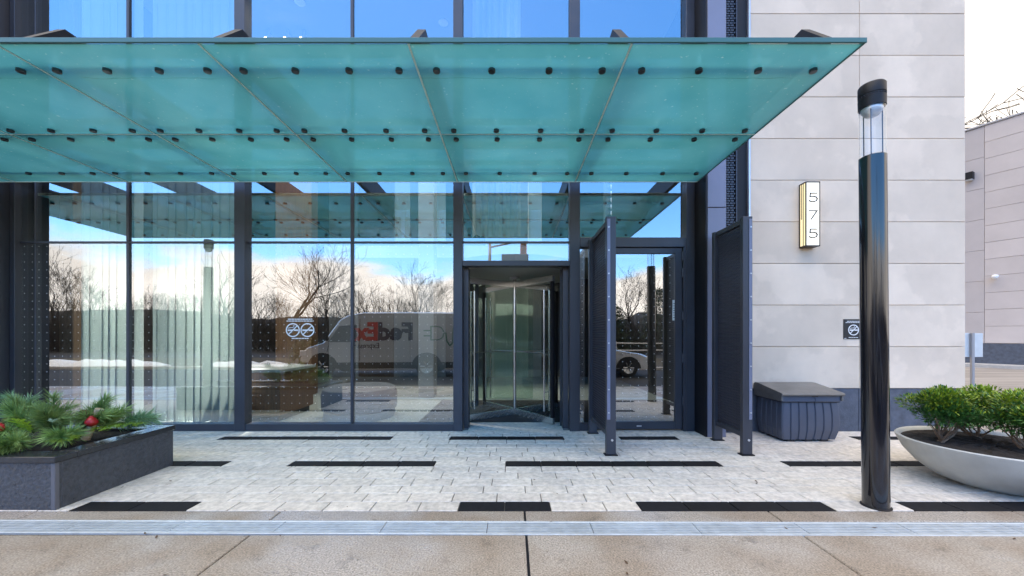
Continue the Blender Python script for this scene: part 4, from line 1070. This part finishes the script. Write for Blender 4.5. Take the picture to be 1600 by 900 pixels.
def cone(c, ax, ln, r, mat, label):
    m = MB(); d, s, u = frame_from(ax); q = random.Random(int(ln * 1000)); C_ = Vector(c)
    nsc = 90
    for k in range(nsc):
        t = (k + .5) / nsc; a = k * 2.39996; rr = r * math.sin(math.pi * (.12 + .80 * t)) ** .7
        rad = s * math.cos(a) + u * math.sin(a); p = C_ + d * (ln * (t - .5)); tan = d.cross(rad).normalized()
        tip = p + rad * rr + d * .006; wd = .013 * (1.1 - .4 * t)
        m.add([p + rad * rr * .4 - tan * wd * .4, p + rad * rr * .4 + tan * wd * .4, tip + tan * wd * .5, tip + d * .006, tip - tan * wd * .5, tip + rad * -.004 - d * .006], [(0, 1, 2, 3, 4), (0, 4, 5), (1, 5, 2), (4, 3, 2, 5), (0, 5, 1)])
    m.tube([C_ - d * ln * .48, C_, C_ + d * ln * .45], [r * .3, r * .5, r * .2], 8)
    tag(m.build('pine_cone', mat), label, 'pine cone', 'pine cones in the stone planter')
cone((-4.42, 3.20, .63), (.8, -.3, .25), .14, .055, M['cone_pale'], 'large pale pine cone at the left picture edge in the planter')
cone((-4.04, 3.62, .66), (.6, -.6, .3), .085, .038, M['cone'], 'brown pine cone just behind the birch log')
cone((-4.62, 3.52, .61), (.5, -.5, .4), .09, .038, M['cone'], 'brown pine cone behind the large pale cone')

# ================================================================== BOWL PLANTER
BC = (4.54, 3.60)
bw = thing('bowl_planter', 'wide pale concrete bowl planter with dark soil on the pavers at right', 'planter', (*BC, 0))
prof = [(.20, 0), (.30, .006), (.42, .06), (.53, .15), (.615, .26), (.665, .372), (.67, .388), (.660, .397), (.640, .392), (.63, .372), (.60, .33), (.01, .32)]
smooth_angle(MB().lathe(prof, 64, (*BC, 0), 1.03, 1.0).build('bowl', M['bowl'], bw), 50)
sl = MB(); q = random.Random(9); nr_, na_ = 9, 40
vs = [(BC[0] + .628 * 1.03 * (i / nr_) * math.cos(2 * math.pi * j / na_), BC[1] + .628 * (i / nr_) * math.sin(2 * math.pi * j / na_), .362 + (q.uniform(-.012, .02) if i < nr_ else 0)) for i in range(nr_ + 1) for j in range(na_)]
sl.add(vs, [(i * na_ + j, (i + 1) * na_ + j, (i + 1) * na_ + (j + 1) % na_, i * na_ + (j + 1) % na_) for i in range(nr_) for j in range(na_)])
sl.build('soil', M['soil'], bw)
def shrub(x, y, rx, rz0, rz1, seed, label, nleaf=7000):
    q = random.Random(seed); t = thing('shrub', label, 'shrub', (x, y, .365), 0, 'clipped evergreen shrubs in the concrete bowl')
    st = MB()
    for k in range(11):
        a = q.uniform(0, 6.283); r1 = rx * q.uniform(.25, .75)
        p0 = Vector((q.uniform(-.03, .03), q.uniform(-.03, .03), -.01)); p3 = Vector((r1 * math.cos(a), r1 * math.sin(a), rz0 + q.uniform(.02, .14)))
        p1 = p0.lerp(p3, .35) + Vector((q.uniform(-.02, .02), q.uniform(-.02, .02), -.01)); p2 = p0.lerp(p3, .7) + Vector((q.uniform(-.02, .02), q.uniform(-.02, .02), 0))
        st.tube([p0, p1, p2, p3], [.0085, .007, .0055, .004], 5)
        for _ in range(2):
            b_ = p1.lerp(p2, q.random()); st.tube([b_, b_ + Vector((q.uniform(-.1, .1), q.uniform(-.1, .1), q.uniform(.06, .14)))], [.004, .0025], 4)
    st.build('stems', M['shrub_stem'], t, local=True)
    m = MB(); lumps = [(q.uniform(0, 6.283), q.uniform(.0, .75) * rx, q.uniform(.15, 1.0)) for _ in range(26)]
    centers = [Vector((r * math.cos(a), r * math.sin(a) * .9, rz0 + (rz1 - rz0) * (h_ * (1 - .35 * (r / rx) ** 2)))) for (a, r, h_) in lumps]
    for k in range(nleaf):
        c = centers[k % len(centers)]
        dv = Vector((q.gauss(0, 1), q.gauss(0, 1), q.gauss(0, 1))).normalized()
        rad = rx * .40 * q.uniform(.55, 1.0) ** .5
        p = c + Vector((dv.x * rad, dv.y * rad, dv.z * rad * .62))
        if p.z < rz0 - .03 + q.uniform(0, .05): p.z = rz0 + q.uniform(-.02, .06)
        out = (dv + Vector((0, 0, .55)) + Vector((q.uniform(-.5, .5), q.uniform(-.5, .5), q.uniform(-.3, .5)))).normalized()
        d, s, u = frame_from(out, Vector((q.uniform(-.4, .4), q.uniform(-.4, .4), 1))); ll = q.uniform(.028, .046); ww = ll * .19
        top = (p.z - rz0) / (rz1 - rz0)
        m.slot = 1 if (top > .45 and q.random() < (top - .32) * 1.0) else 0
        m.add([p, p + d * ll * .4 + s * ww, p + d * ll + u * -.004, p + d * ll * .4 - s * ww], [(0, 1, 2, 3)])
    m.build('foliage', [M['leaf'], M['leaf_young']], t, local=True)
shrub(4.20, 3.76, .29, .15, .46, 1, 'clipped green shrub with bare tan stems at the left side of the bowl')
shrub(4.64, 3.46, .34, .15, .46, 2, 'clipped green shrub with forked pale stems at the right picture edge')
shrub(4.74, 3.92, .32, .14, .46, 3, 'clipped green shrub at the back of the concrete bowl')

# ================================================================== FAR RIGHT: PODIUM, SIGN POST
ang = math.atan2(-.8866, .4625)
M['pod_joint'] = pm('podium_joint', (.46, .41, .385), .9)
pod = thing('podium_building', 'long pinkish grey stone clad podium with a dark base beyond the side driveway', 'building', (21.9, 17.8, 0), ang)
Lp = 16
MB().box(-4, Lp, .05, 6, 0, 11.11).build('wall', M['pod_joint'], pod, local=True)
MB().box(-4, Lp, .0, .049, 0, 1.03, .01).build('base_panel', M['base_stone'], pod, local=True)
MB().box(-4.02, Lp, -.06, 6.05, 11.12, 11.20, .01).build('coping', M['silver'], pod, local=True)
pcache = {}
for r in range(13):
    z0 = 1.04 + r * .775
    for a in (0, 3.2, 6.4, 9.6, 12.8):
        if 'm' not in pcache: pcache['m'] = MB().box(.006, 3.194, 0, .05, .006, .769, .006).mesh('stone_panel', M['podium'])
        o = bpy.data.objects.new('stone_panel', pcache['m']); COL.objects.link(o); o.parent = pod; o.location = (a, rnd.uniform(-.004, .002), z0)
pcache['g'] = MB().box(-3.994, -.006, 0, .05, .006, 1.433, .006).mesh('stone_panel', M['podium_grey'])
for r in range(7):
    o = bpy.data.objects.new('stone_panel', pcache['g']); COL.objects.link(o); o.parent = pod; o.location = (0, .004, 1.04 + r * 1.439)
pk = MB()
u_ = Vector((.4625, -.8866, 0)); nrm = Vector((-.8866, -.4625, 0)); O_ = Vector((21.9, 17.8, 0))
def strip(mb, a0, a1, d0, d1, z0, z1):
    c = [O_ + u_ * a0 + nrm * d0, O_ + u_ * a1 + nrm * d0, O_ + u_ * a1 + nrm * d1, O_ + u_ * a0 + nrm * d1]
    mb.add([(p.x, p.y, z0) for p in c] + [(p.x, p.y, z1) for p in c], [(0, 3, 2, 1), (4, 5, 6, 7), (0, 1, 5, 4), (1, 2, 6, 5), (2, 3, 7, 6), (3, 0, 4, 7)])
strip(pk, -6, 16, .0, 1.5, -.2, .10)
struct(pk.build('side_pavement', M['kerb']))
pk = MB(); strip(pk, -6, 16, 1.51, 1.66, -.2, .13); struct(pk.build('side_kerb', M['kerb']))
def onpod(a, z, d=0): p = O_ + u_ * a + nrm * d; return (p.x, p.y, z)
wlz = thing('wall_light', 'small black wall light high on the far stone wall', 'wall light', onpod(-.42, 8.9))
strip(m := MB(), -.55, -.30, .0, .26, 8.75, 9.08); m.build('housing', M['black'], wlz)
strip(m := MB(), -.53, -.32, .03, .22, 8.70, 8.749); m.build('lens', M['lens'], wlz)
sc = thing('security_camera', 'tiny white security camera on the far podium wall', 'camera', onpod(.35, 4.05))
m = MB(); m.tube([onpod(.35, 4.09, .005), onpod(.35, 4.09, .12)], .03, 8); m.build('bracket', M['white'], sc)
m = MB(); m.lathe([(.02, .11), (.10, .08), (.12, .0), (.09, -.07), (.02, -.11)], 14, onpod(.35, 4.05, .20)); m.build('dome', M['white'], sc, smooth=True)
sp_t = thing('traffic_sign', 'back of a pale rectangular sign on a thin post beyond the wall corner', 'sign', (12.1, 10.1, 0))
m = MB(); m.box(12.06, 12.13, 10.06, 10.12, -.01, 1.47, .006); m.build('post', M['post'], sp_t)
m = MB(); m.box(11.82, 12.42, 10.125, 10.135, .83, 1.46, .004); m.build('plate', M['sign_back'], sp_t)

# ================================================================== TREES
def bare_tree(seed, H, spread=.55, levels=5, trunk=.16, multi=1, minr=.011):
    q = random.Random(seed); tr = MB(); tw = MB()
    def grow(p, d, ln, r, lev):
        n = 3; pts = [p]; c = p
        dd = d.copy()
        for i in range(n):
            dd = (dd + Vector((q.gauss(0, .13), q.gauss(0, .13), q.gauss(.03, .08)))).normalized(); c = c + dd * ln / n; pts.append(c)
        r2 = max(minr, r * .66)
        mb = tr if lev < 1 else tw
        mb.tube(pts, [r, r * .88, r * .78, r2], 7 if lev == 0 else (5 if lev == 1 else 3), cap=False)
        if lev >= levels: return
        k = q.choice((2, 3, 3)) if lev else 4
        for j in range(k):
            _, s, u = frame_from(dd, Vector((q.uniform(-.3, .3), q.uniform(-.3, .3), 1)))
            a = q.uniform(0, 6.283); sp2 = spread * q.uniform(.6, 1.35)
            nd_ = (dd + (s * math.cos(a) + u * math.sin(a)) * sp2 + Vector((0, 0, .12))).normalized()
            grow(pts[-1] if j < 2 else pts[q.choice((1, 2))].lerp(pts[2], .5), nd_, ln * q.uniform(.62, .88), max(minr, r2 * q.uniform(.6, .85)), lev + 1)
    for k in range(multi):
        a = q.uniform(0, 6.28); d = Vector((.22 * math.cos(a), .22 * math.sin(a), 1)) if multi > 1 else Vector((q.uniform(-.08, .08), q.uniform(-.08, .08), 1))
        grow(Vector((.12 * math.cos(a) * (multi > 1), .12 * math.sin(a) * (multi > 1), -.3)), d.normalized(), H * .29, trunk / (1 + .3 * (multi - 1)), 0)
    return tr.mesh('trunk', M['bark'], smooth=True), tw.mesh('crown', M['twig'])
def height(pair): return max(v.co.z for me in pair for v in me.vertices)
KINDS = [bare_tree(1, 10, .55, 5, .20), bare_tree(2, 10, .62, 5, .17, 2), bare_tree(3, 10, .42, 5, .13, 3), bare_tree(6, 10, .62, 5, .17, 1, .0125)]
def tree(px, ytop, D, kind, label, group='bare trees across the street'):
    X = (px - 800) / 600 * D; Y = 2 * YG - D; zb = -.1 if Y > -21 else 1.2
    Hh = (524 - ytop) / 600 * D + 1.4 - zb
    t = thing('bare_tree', label, 'tree', (X, Y, zb), rnd.uniform(0, 6.28), group)
    s = Hh / height(KINDS[kind]); t.scale = (s, s, s)
    for nme, me in zip(('trunk', 'crown'), KINDS[kind]):
        o = bpy.data.objects.new(nme, me); COL.objects.link(o); o.parent = t
    return t
tree(92, 378, 36, 2, 'slender many stemmed bare tree at the far left end of the reflected row')
tree(150, 425, 40, 1, 'low spreading bare tree right of the slender left one in the row')
tree(30, 400, 44, 0, 'bare tree standing beyond the left end of the reflected row')
tree(290, 440, 44, 2, 'small bare tree reflected above the wide curtain')
tree(352, 395, 38, 1, 'forked bare tree reflected beside the left thick window frame')
tree(452, 372, 34, 0, 'largest bare tree with a thick dark trunk, above the reflected van windscreen')
tree(520, 385, 40, 2, 'tall thin many stemmed bare tree right of the largest tree')
tree(575, 430, 46, 1, 'bushy bare tree behind the middle of the reflected van')
tree(645, 400, 42, 2, 'pale thin stemmed bare tree above the rear half of the van')
tree(700, 445, 36, 1, 'low dense bare tree reflected near the revolving door frame')
tree(800, 450, 44, 0, 'bare tree reflected in the revolving door glass')
tree(985, 412, 36, 1, 'dense twiggy bare tree reflected in the swing door')
tree(1030, 425, 40, 2, 'many stemmed bare tree right of the twiggy tree in the swing door reflection')
tree(1150, 400, 42, 0, 'bare tree at the far right end of the row across the street')
for k, (px_, yt) in enumerate(((60, 455), (118, 448), (182, 452), (232, 440), (262, 455), (322, 446), (402, 440), (428, 452), (490, 444), (548, 438), (606, 450), (628, 446), (672, 436), (760, 452), (950, 446), (1075, 440))):
    tree(px_, yt, 33 + (k * 7) % 6, 1 + k % 2, 'small bushy bare sapling at the edge of the wood across the street', 'bare saplings at the wood edge')
for (x, y, hgt, k, lab) in ((31.6, 25.5, 18.6, 3, 'bare tree top showing above the far podium wall close to the limestone edge'), (34.6, 27, 20.2, 3, 'bare tree top above the far podium wall at the right picture edge'), (35.2, 28.5, 20.6, 3, 'bare tree top above the podium wall between its two neighbours'), (32.6, 25.8, 17.6, 2, 'many stemmed bare tree top just above the podium wall coping')):
    t = thing('bare_tree', lab, 'tree', (x, y, -.1), rnd.uniform(0, 6), 'bare trees behind the podium'); s = hgt / height(KINDS[k]); t.scale = (s, s, s)
    for nme, me in zip(('trunk', 'crown'), KINDS[k]):
        o = bpy.data.objects.new(nme, me); COL.objects.link(o); o.parent = t
# undergrowth on the bank
ug = MB(); q = random.Random(4)
for k in range(7000):
    x = q.uniform(-62, 40); y = -20.3 - q.random() ** 1.8 * 12
    hgt = q.uniform(1.0, 3.1) * (1 + .28 * math.sin(x * .35) + .2 * math.sin(x * 1.3 + 1)) * (1.3 if q.random() < .12 else 1); zb = max(-.2, min(2.8, (-20 - y) * .16))
    c = Vector((x, y, zb)); e = c + Vector((q.gauss(0, .9), q.gauss(0, .7), hgt)); mid = c.lerp(e, .5) + Vector((q.gauss(0, .15), q.gauss(0, .15), 0))
    ug.tube([c, mid, e], [.03, .022, .008], 3, cap=False)
    for _ in range(2):
        a_ = c.lerp(e, q.uniform(.3, .8)); ug.tube([a_, a_ + Vector((q.gauss(0, .5), q.gauss(0, .3), q.uniform(.2, .8)))], [.014, .007], 3, cap=False)
ug.build('undergrowth', M['twig'], kind='stuff')
def evergreen(x, y, hgt, r, seed, label):
    q = random.Random(seed); t = thing('evergreen_tree', label, 'tree', (x, y, 0), 0, 'evergreens across the street')
    MB().tube([(0, 0, -.2), (0, 0, hgt * .5), (0, 0, hgt * .92)], [.14, .09, .02], 7).build('trunk', M['bark'], t, local=True)
    m = MB()
    for k in range(5200):
        tt = q.random() ** .8; z = .3 + tt * (hgt - .3); rr = r * (1 - tt * .75) * q.uniform(.35, 1) ** .5 * (1 + .25 * math.sin(7 * tt + q.choice((0, 2, 4))))
        a = q.uniform(0, 6.283); p = Vector((rr * math.cos(a), rr * math.sin(a), z)); d, s, u = frame_from(Vector((math.cos(a) + q.gauss(0, .4), math.sin(a) + q.gauss(0, .4), q.gauss(0, .5))))
        l_ = q.uniform(.10, .22); m.add([p, p + d * l_ * .5 + s * l_ * .22, p + d * l_, p + d * l_ * .5 - s * l_ * .22], [(0, 1, 2, 3)])
    m.build('crown', M['evergreen'], t, local=True)
evergreen(11.2, -18.5, 5.0, 1.9, 1, 'rounded evergreen reflected in the swing door glass')
evergreen(8.2, -19.2, 3.6, 1.6, 2, 'smaller evergreen left of the rounded one in the door reflection')
evergreen(-13.6, -6.9, 1.9, .8, 3, 'small evergreen bush by the snow near the left end of the kerb')
evergreen(-9.6, -6.6, 1.7, .7, 4, 'small evergreen bush on the verge ahead of the parked van')

# ================================================================== VEHICLES (seen in the glass)
def txt(s_, size, bold=0.):
    cu = bpy.data.curves.new('t', 'FONT'); cu.body = s_; cu.size = size; cu.offset = bold; cu.fill_mode = 'FRONT'; cu.resolution_u = 4
    ob = bpy.data.objects.new('t', cu); COL.objects.link(ob)
    dg = bpy.context.evaluated_depsgraph_get(); me = bpy.data.meshes.new_from_object(ob.evaluated_get(dg))
    vs = [v.co.copy() for v in me.vertices]; fs = [list(p.vertices) for p in me.polygons]
    bpy.data.objects.remove(ob); bpy.data.curves.remove(cu); bpy.data.meshes.remove(me)
    return vs, fs
def lettering(s_, X, Yf, Z, wd, ht, mat, parent, bold):
    vs, fs = txt(s_, 1.0, bold)
    x0 = min(v.x for v in vs); x1 = max(v.x for v in vs); y0 = min(v.y for v in vs); y1 = max(v.y for v in vs)
    m = MB(); m.add([(X - (v.x - x0) / (x1 - x0) * wd, Yf, Z + (v.y - y0) / (y1 - y0) * ht) for v in vs], [f for f in fs])
    return m.build('lettering', mat, parent)
def loft(m, outline, secs, fn):
    cx = sum(p[0] for p in outline) / len(outline); czn = sum(p[1] for p in outline) / len(outline); n = len(outline); k0 = len(m.V)
    for (yy, sc_, dz) in secs:
        for p in outline: m.V.append(fn(cx + (p[0] - cx) * sc_, yy, (czn + (p[1] - czn) * sc_) if p[1] > czn else p[1]))
    for i in range(len(secs) - 1):
        for j in range(n):
            m.F.append([k0 + i * n + j, k0 + i * n + (j + 1) % n, k0 + (i + 1) * n + (j + 1) % n, k0 + (i + 1) * n + j]); m.I.append(m.slot)
    m.F.append([k0 + j for j in range(n)][::-1]); m.I.append(m.slot); m.F.append([k0 + (len(secs) - 1) * n + j for j in range(n)]); m.I.append(m.slot)
def wheel(parent, X, Y, r, wd, sgn):
    m = MB(); n = 26; prof = [(r * .62, 0), (r * .95, 0), (r, .03), (r, wd - .03), (r * .95, wd), (r * .62, wd)]
    for (rr, yy) in prof:
        for j in range(n): m.V.append((X + rr * math.cos(2 * math.pi * j / n), Y - sgn * yy, r + rr * math.sin(2 * math.pi * j / n)))
    for i in range(len(prof) - 1):
        for j in range(n): m.F.append([i * n + j, i * n + (j + 1) % n, (i + 1) * n + (j + 1) % n, (i + 1) * n + j]); m.I.append(0)
    w_ = m.build('wheel', M['rubber'], parent)
    m = MB()
    for j in range(n):
        a, c = 2 * math.pi * j / n, 2 * math.pi * (j + 1) / n
        rr = r * .63
        m.add([(X + rr * math.cos(a), Y - sgn * .012, r + rr * math.sin(a)), (X + rr * math.cos(c), Y - sgn * .012, r + rr * math.sin(c)), (X, Y - sgn * .045, r)], [(0, 1, 2)])
    for j in range(6):
        a = 2 * math.pi * j / 6; m.tube([(X + r * .14 * math.cos(a), Y - sgn * .02, r + r * .14 * math.sin(a)), (X + r * .58 * math.cos(a), Y - sgn * .006, r + r * .58 * math.sin(a))], r * .07, 6)
    m.build('rim', M['steel'], w_)
van = thing('delivery_van', 'white delivery van parked on the driveway, seen reflected in the window glass', 'van', (-4.3, -2.45, 0))
XF, YN, Wv = -7.12, -1.42, 2.02
vo = [(0, .32), (-.02, .55), (.04, .80), (.22, .98), (.78, 1.14), (1.36, 1.93), (1.62, 2.08), (2.1, 2.17), (4.5, 2.19), (5.35, 2.17), (5.5, 2.05), (5.52, .9), (5.50, .32)]
fnv = lambda x, y, z: (XF + x, y, z)
m = MB(); loft(m, vo, [(YN - Wv, .945, 0), (YN - Wv + .05, .98, 0), (YN - Wv + .2, 1.0, 0), (YN - .2, 1.0, 0), (YN - .05, .98, 0), (YN, .945, 0)], fnv)
smooth_angle(m.build('body', M['van'], van), 35)
for sgn, Y in ((1, YN + .004), (-1, YN - Wv - .004)):
    m = MB(); m.prism([(1.02, 1.18), (1.38, 1.72), (1.95, 1.76), (1.95, 1.18)], lambda p: (XF + p[0], Y, p[1]), lambda p: (XF + p[0], Y - sgn * .02, p[1])); m.build('side_window', M['car_glass'], van)
    m = MB(); m.box(XF + .10, XF + 5.45, min(Y, Y - sgn * .02), max(Y, Y - sgn * .02), .30, .50); m.build('sill_trim', M['rubber'], van)
    for xw in (.82, 4.28):
        m = MB(); m.prism([(xw + .50 * math.cos(math.pi * k / 14), .36 + .46 * math.sin(math.pi * k / 14)) for k in range(15)], lambda p: (XF + p[0], Y + sgn * .002, p[1]), lambda p: (XF + p[0], Y - sgn * .03, p[1])); m.build('wheel_arch', M['rubber'], van)
        wheel(van, XF + xw, Y + sgn * .012, .36, .22, sgn)
    m = MB(); m.box(XF + .92, XF + 1.06, min(Y + sgn * .06, Y + sgn * .20), max(Y + sgn * .06, Y + sgn * .20), 1.22, 1.55, .02); m.tube([(XF + 1.05, Y, 1.28), (XF + 1.0, Y + sgn * .08, 1.30)], .02, 6); m.build('side_mirror', M['rubber'], van)
    m = MB(); m.box(XF + .03, XF + .28, min(Y + sgn * .0, Y - sgn * .16), max(Y + sgn * .0, Y - sgn * .16), .72, .90, .02); m.build('headlight', M['lens'], van)
    m = MB(); m.tube([(XF + 2.05, Y + sgn * .002, .55), (XF + 2.05, Y + sgn * .002, 1.95)], .008, 4); m.tube([(XF + .98, Y + sgn * .002, .85), (XF + 1.05, Y + sgn * .002, 1.15)], .008, 4); m.build('door_seam', M['rubber'], van)
    MB().box(XF + 1.75, XF + 1.93, min(Y, Y + sgn * .03), max(Y, Y + sgn * .03), 1.05, 1.085, .006).build('door_handle', M['rubber'], van)
m = MB(); m.add([(XF + .84, YN - .16, 1.235), (XF + 1.30, YN - .26, 1.865), (XF + 1.30, YN - Wv + .26, 1.865), (XF + .84, YN - Wv + .16, 1.235)], [(0, 1, 2, 3)])
m.V = [(v[0] - .018, v[1], v[2] + .012) for v in m.V]; m.build('windscreen', M['car_glass'], van)
MB().box(XF - .05, XF + .15, YN - Wv + .05, YN - .05, .34, .60, .03).build('bumper', M['rubber'], van)
MB().box(XF + 5.44, XF + 5.58, YN - Wv + .05, YN - .05, .34, .54, .03).build('bumper', M['rubber'], van)
YL = YN + .0065
lettering('Fed', -3.30, YL, 1.22, 1.16, .62, M['letter_dark'], van, .045)
lettering('Ex', -4.47, YL, 1.22, .80, .62, M['letter_red'], van, .045)
lettering('Express', -4.42, YL, .92, .72, .23, M['letter_dark'], van, .012)
m = MB()
def st2(pts, wd): 
    mm = MB(); stroke(mm, [(-p[0], p[1]) for p in pts], wd, YL, YL - .004, (0, 0), 1); m.add(mm.V, mm.F)
st2([(2.72, 1.38), (2.92, 1.38)], .05); st2([(2.72, 1.56), (2.92, 1.56)], .05)
st2([(2.70, 1.24), (2.70, 1.70), (2.5, 1.70)], .05)
st2([(2.5, 1.70)] + [(2.5 - .23 * math.sin(math.pi * k / 10), 1.47 + .23 * math.cos(math.pi * k / 10)) for k in range(11)] + [(2.70, 1.24)], .045)
st2([(2.27, 1.47), (2.20, 1.47), (2.16, 1.2), (2.06, 1.05), (1.96, 1.15), (1.94, 1.6), (1.92, 1.75), (1.80, 1.75)], .045)
m.build('plug_graphic', M['letter_green'], van)

car = thing('parked_car', 'silver saloon car parked on the driveway, seen reflected in the swing door', 'car', (2.6, -2.4, 0))
XF2, YN2, Wc = 4.75, -1.55, 1.8
co = [(0, .28), (-.02, .5), (.05, .66), (.35, .78), (1.15, .90), (1.95, 1.34), (2.35, 1.42), (3.1, 1.41), (3.95, 1.02), (4.55, .96), (4.66, .6), (4.62, .28)]
fnc = lambda x, y, z: (XF2 - x, y, z)
m = MB(); loft(m, co, [(YN2 - Wc, .92, 0), (YN2 - Wc + .08, .97, 0), (YN2 - Wc + .3, 1, 0), (YN2 - .3, 1, 0), (YN2 - .08, .97, 0), (YN2, .92, 0)], fnc)
smooth_angle(m.build('body', M['carpaint'], car), 35)
for sgn, Y in ((1, YN2 + .004), (-1, YN2 - Wc - .004)):
    m = MB(); m.prism([(1.45, .92), (2.05, 1.25), (2.38, 1.31), (2.38, .92)], lambda p: (XF2 - p[0], Y, p[1]), lambda p: (XF2 - p[0], Y - sgn * .03, p[1])); m.build('side_window', M['car_glass'], car)
    m = MB(); m.prism([(2.45, .92), (2.45, 1.31), (3.02, 1.28), (3.55, .98), (3.4, .92)], lambda p: (XF2 - p[0], Y, p[1]), lambda p: (XF2 - p[0], Y - sgn * .03, p[1])); m.build('side_window', M['car_glass'], car)
    for xw in (.85, 3.65):
        m = MB(); m.prism([(xw + .42 * math.cos(math.pi * k / 14), .30 + .40 * math.sin(math.pi * k / 14)) for k in range(15)], lambda p: (XF2 - p[0], Y + sgn * .002, p[1]), lambda p: (XF2 - p[0], Y - sgn * .03, p[1])); m.build('wheel_arch', M['rubber'], car)
        wheel(car, XF2 - xw, Y + sgn * .012, .32, .2, sgn)
    MB().box(XF2 - .28, XF2 - .0, min(Y, Y - sgn * .3), max(Y, Y - sgn * .3), .58, .69, .02).build('headlight', M['lens'], car)
    MB().box(XF2 - 1.75, XF2 - 1.58, min(Y, Y + sgn * .16), max(Y, Y + sgn * .16), .95, 1.08, .02).build('side_mirror', M['carpaint'], car)

# traffic signal and guard rail across the street
ts = thing('traffic_signal', 'traffic signal with an orange housing on a mast arm across the street', 'traffic signal', (-1.2, -9.5, 0))
m = MB(); m.tube([(-1.2, -9.5, -.1), (-1.2, -9.5, 6.4)], [.11, .08], 10); m.build('pole', M['post'], ts, smooth=True)
m = MB(); m.tube([(-1.2, -9.5, 6.2), (.2, -9.5, 6.5), (.9, -9.5, 6.5)], .05, 8); m.build('mast_arm', M['post'], ts, smooth=True)
m = MB(); m.box(.45, .80, -9.62, -9.30, 5.35, 6.40, .02); m.build('housing', M['orange'], ts)
for z in (5.55, 5.88, 6.2):
    m = MB(); m.tube([(.62, -9.295, z), (.62, -9.27, z)], .12, 14); m.build('lens', M['red_lens'], ts)
    m = MB(); m.lathe([(.14, 0), (.145, .22)], 12, (0, 0, 0), cap=False, a0=0, a1=math.pi); m.V = [(.62 + v[0], -9.295 + v[2], z + v[1]) for v in m.V]; m.build('visor', M['orange'], ts)
gr_ = thing('guard_rail', 'pale steel guard rail along the far side of the grass verge', 'rail', (6, -10.8, 0))
for z in (.55, .95): MB().tube([(-6, -10.8, z), (26, -10.8, z)], .04, 6).build('rail', M['silver'], gr_)
pm_ = MB().tube([(0, 0, 0), (0, 0, 1.0)], .045, 6).mesh('post', M['silver'])
for k in range(17): inst('post', pm_, (-6 + 2 * k, -10.8, .05), gr_)

# apartment tower seen through the lobby's rear windows
tw = thing('apartment_tower', 'white apartment tower with stacked balconies seen through the glass above the swing door', 'tower', (50, 185, 0))
MB().box(44, 62, 180, 200, 0, 92).build('wall', M['tower_wall'], tw)
sm = MB().box(-2.6, 2.6, -1.7, 0, 0, 1.25, .05).mesh('balcony', M['tower_slab'])
wm = MB().box(-2.2, 2.2, -.06, 0, 0, 1.5).mesh('window', M['tower_glass'])
for k in range(28):
    for xx in (47.2, 58.5):
        inst('balcony', sm, (xx, 180, 2 + k * 3.1), tw); inst('window', wm, (xx, 180, 3.35 + k * 3.1), tw)
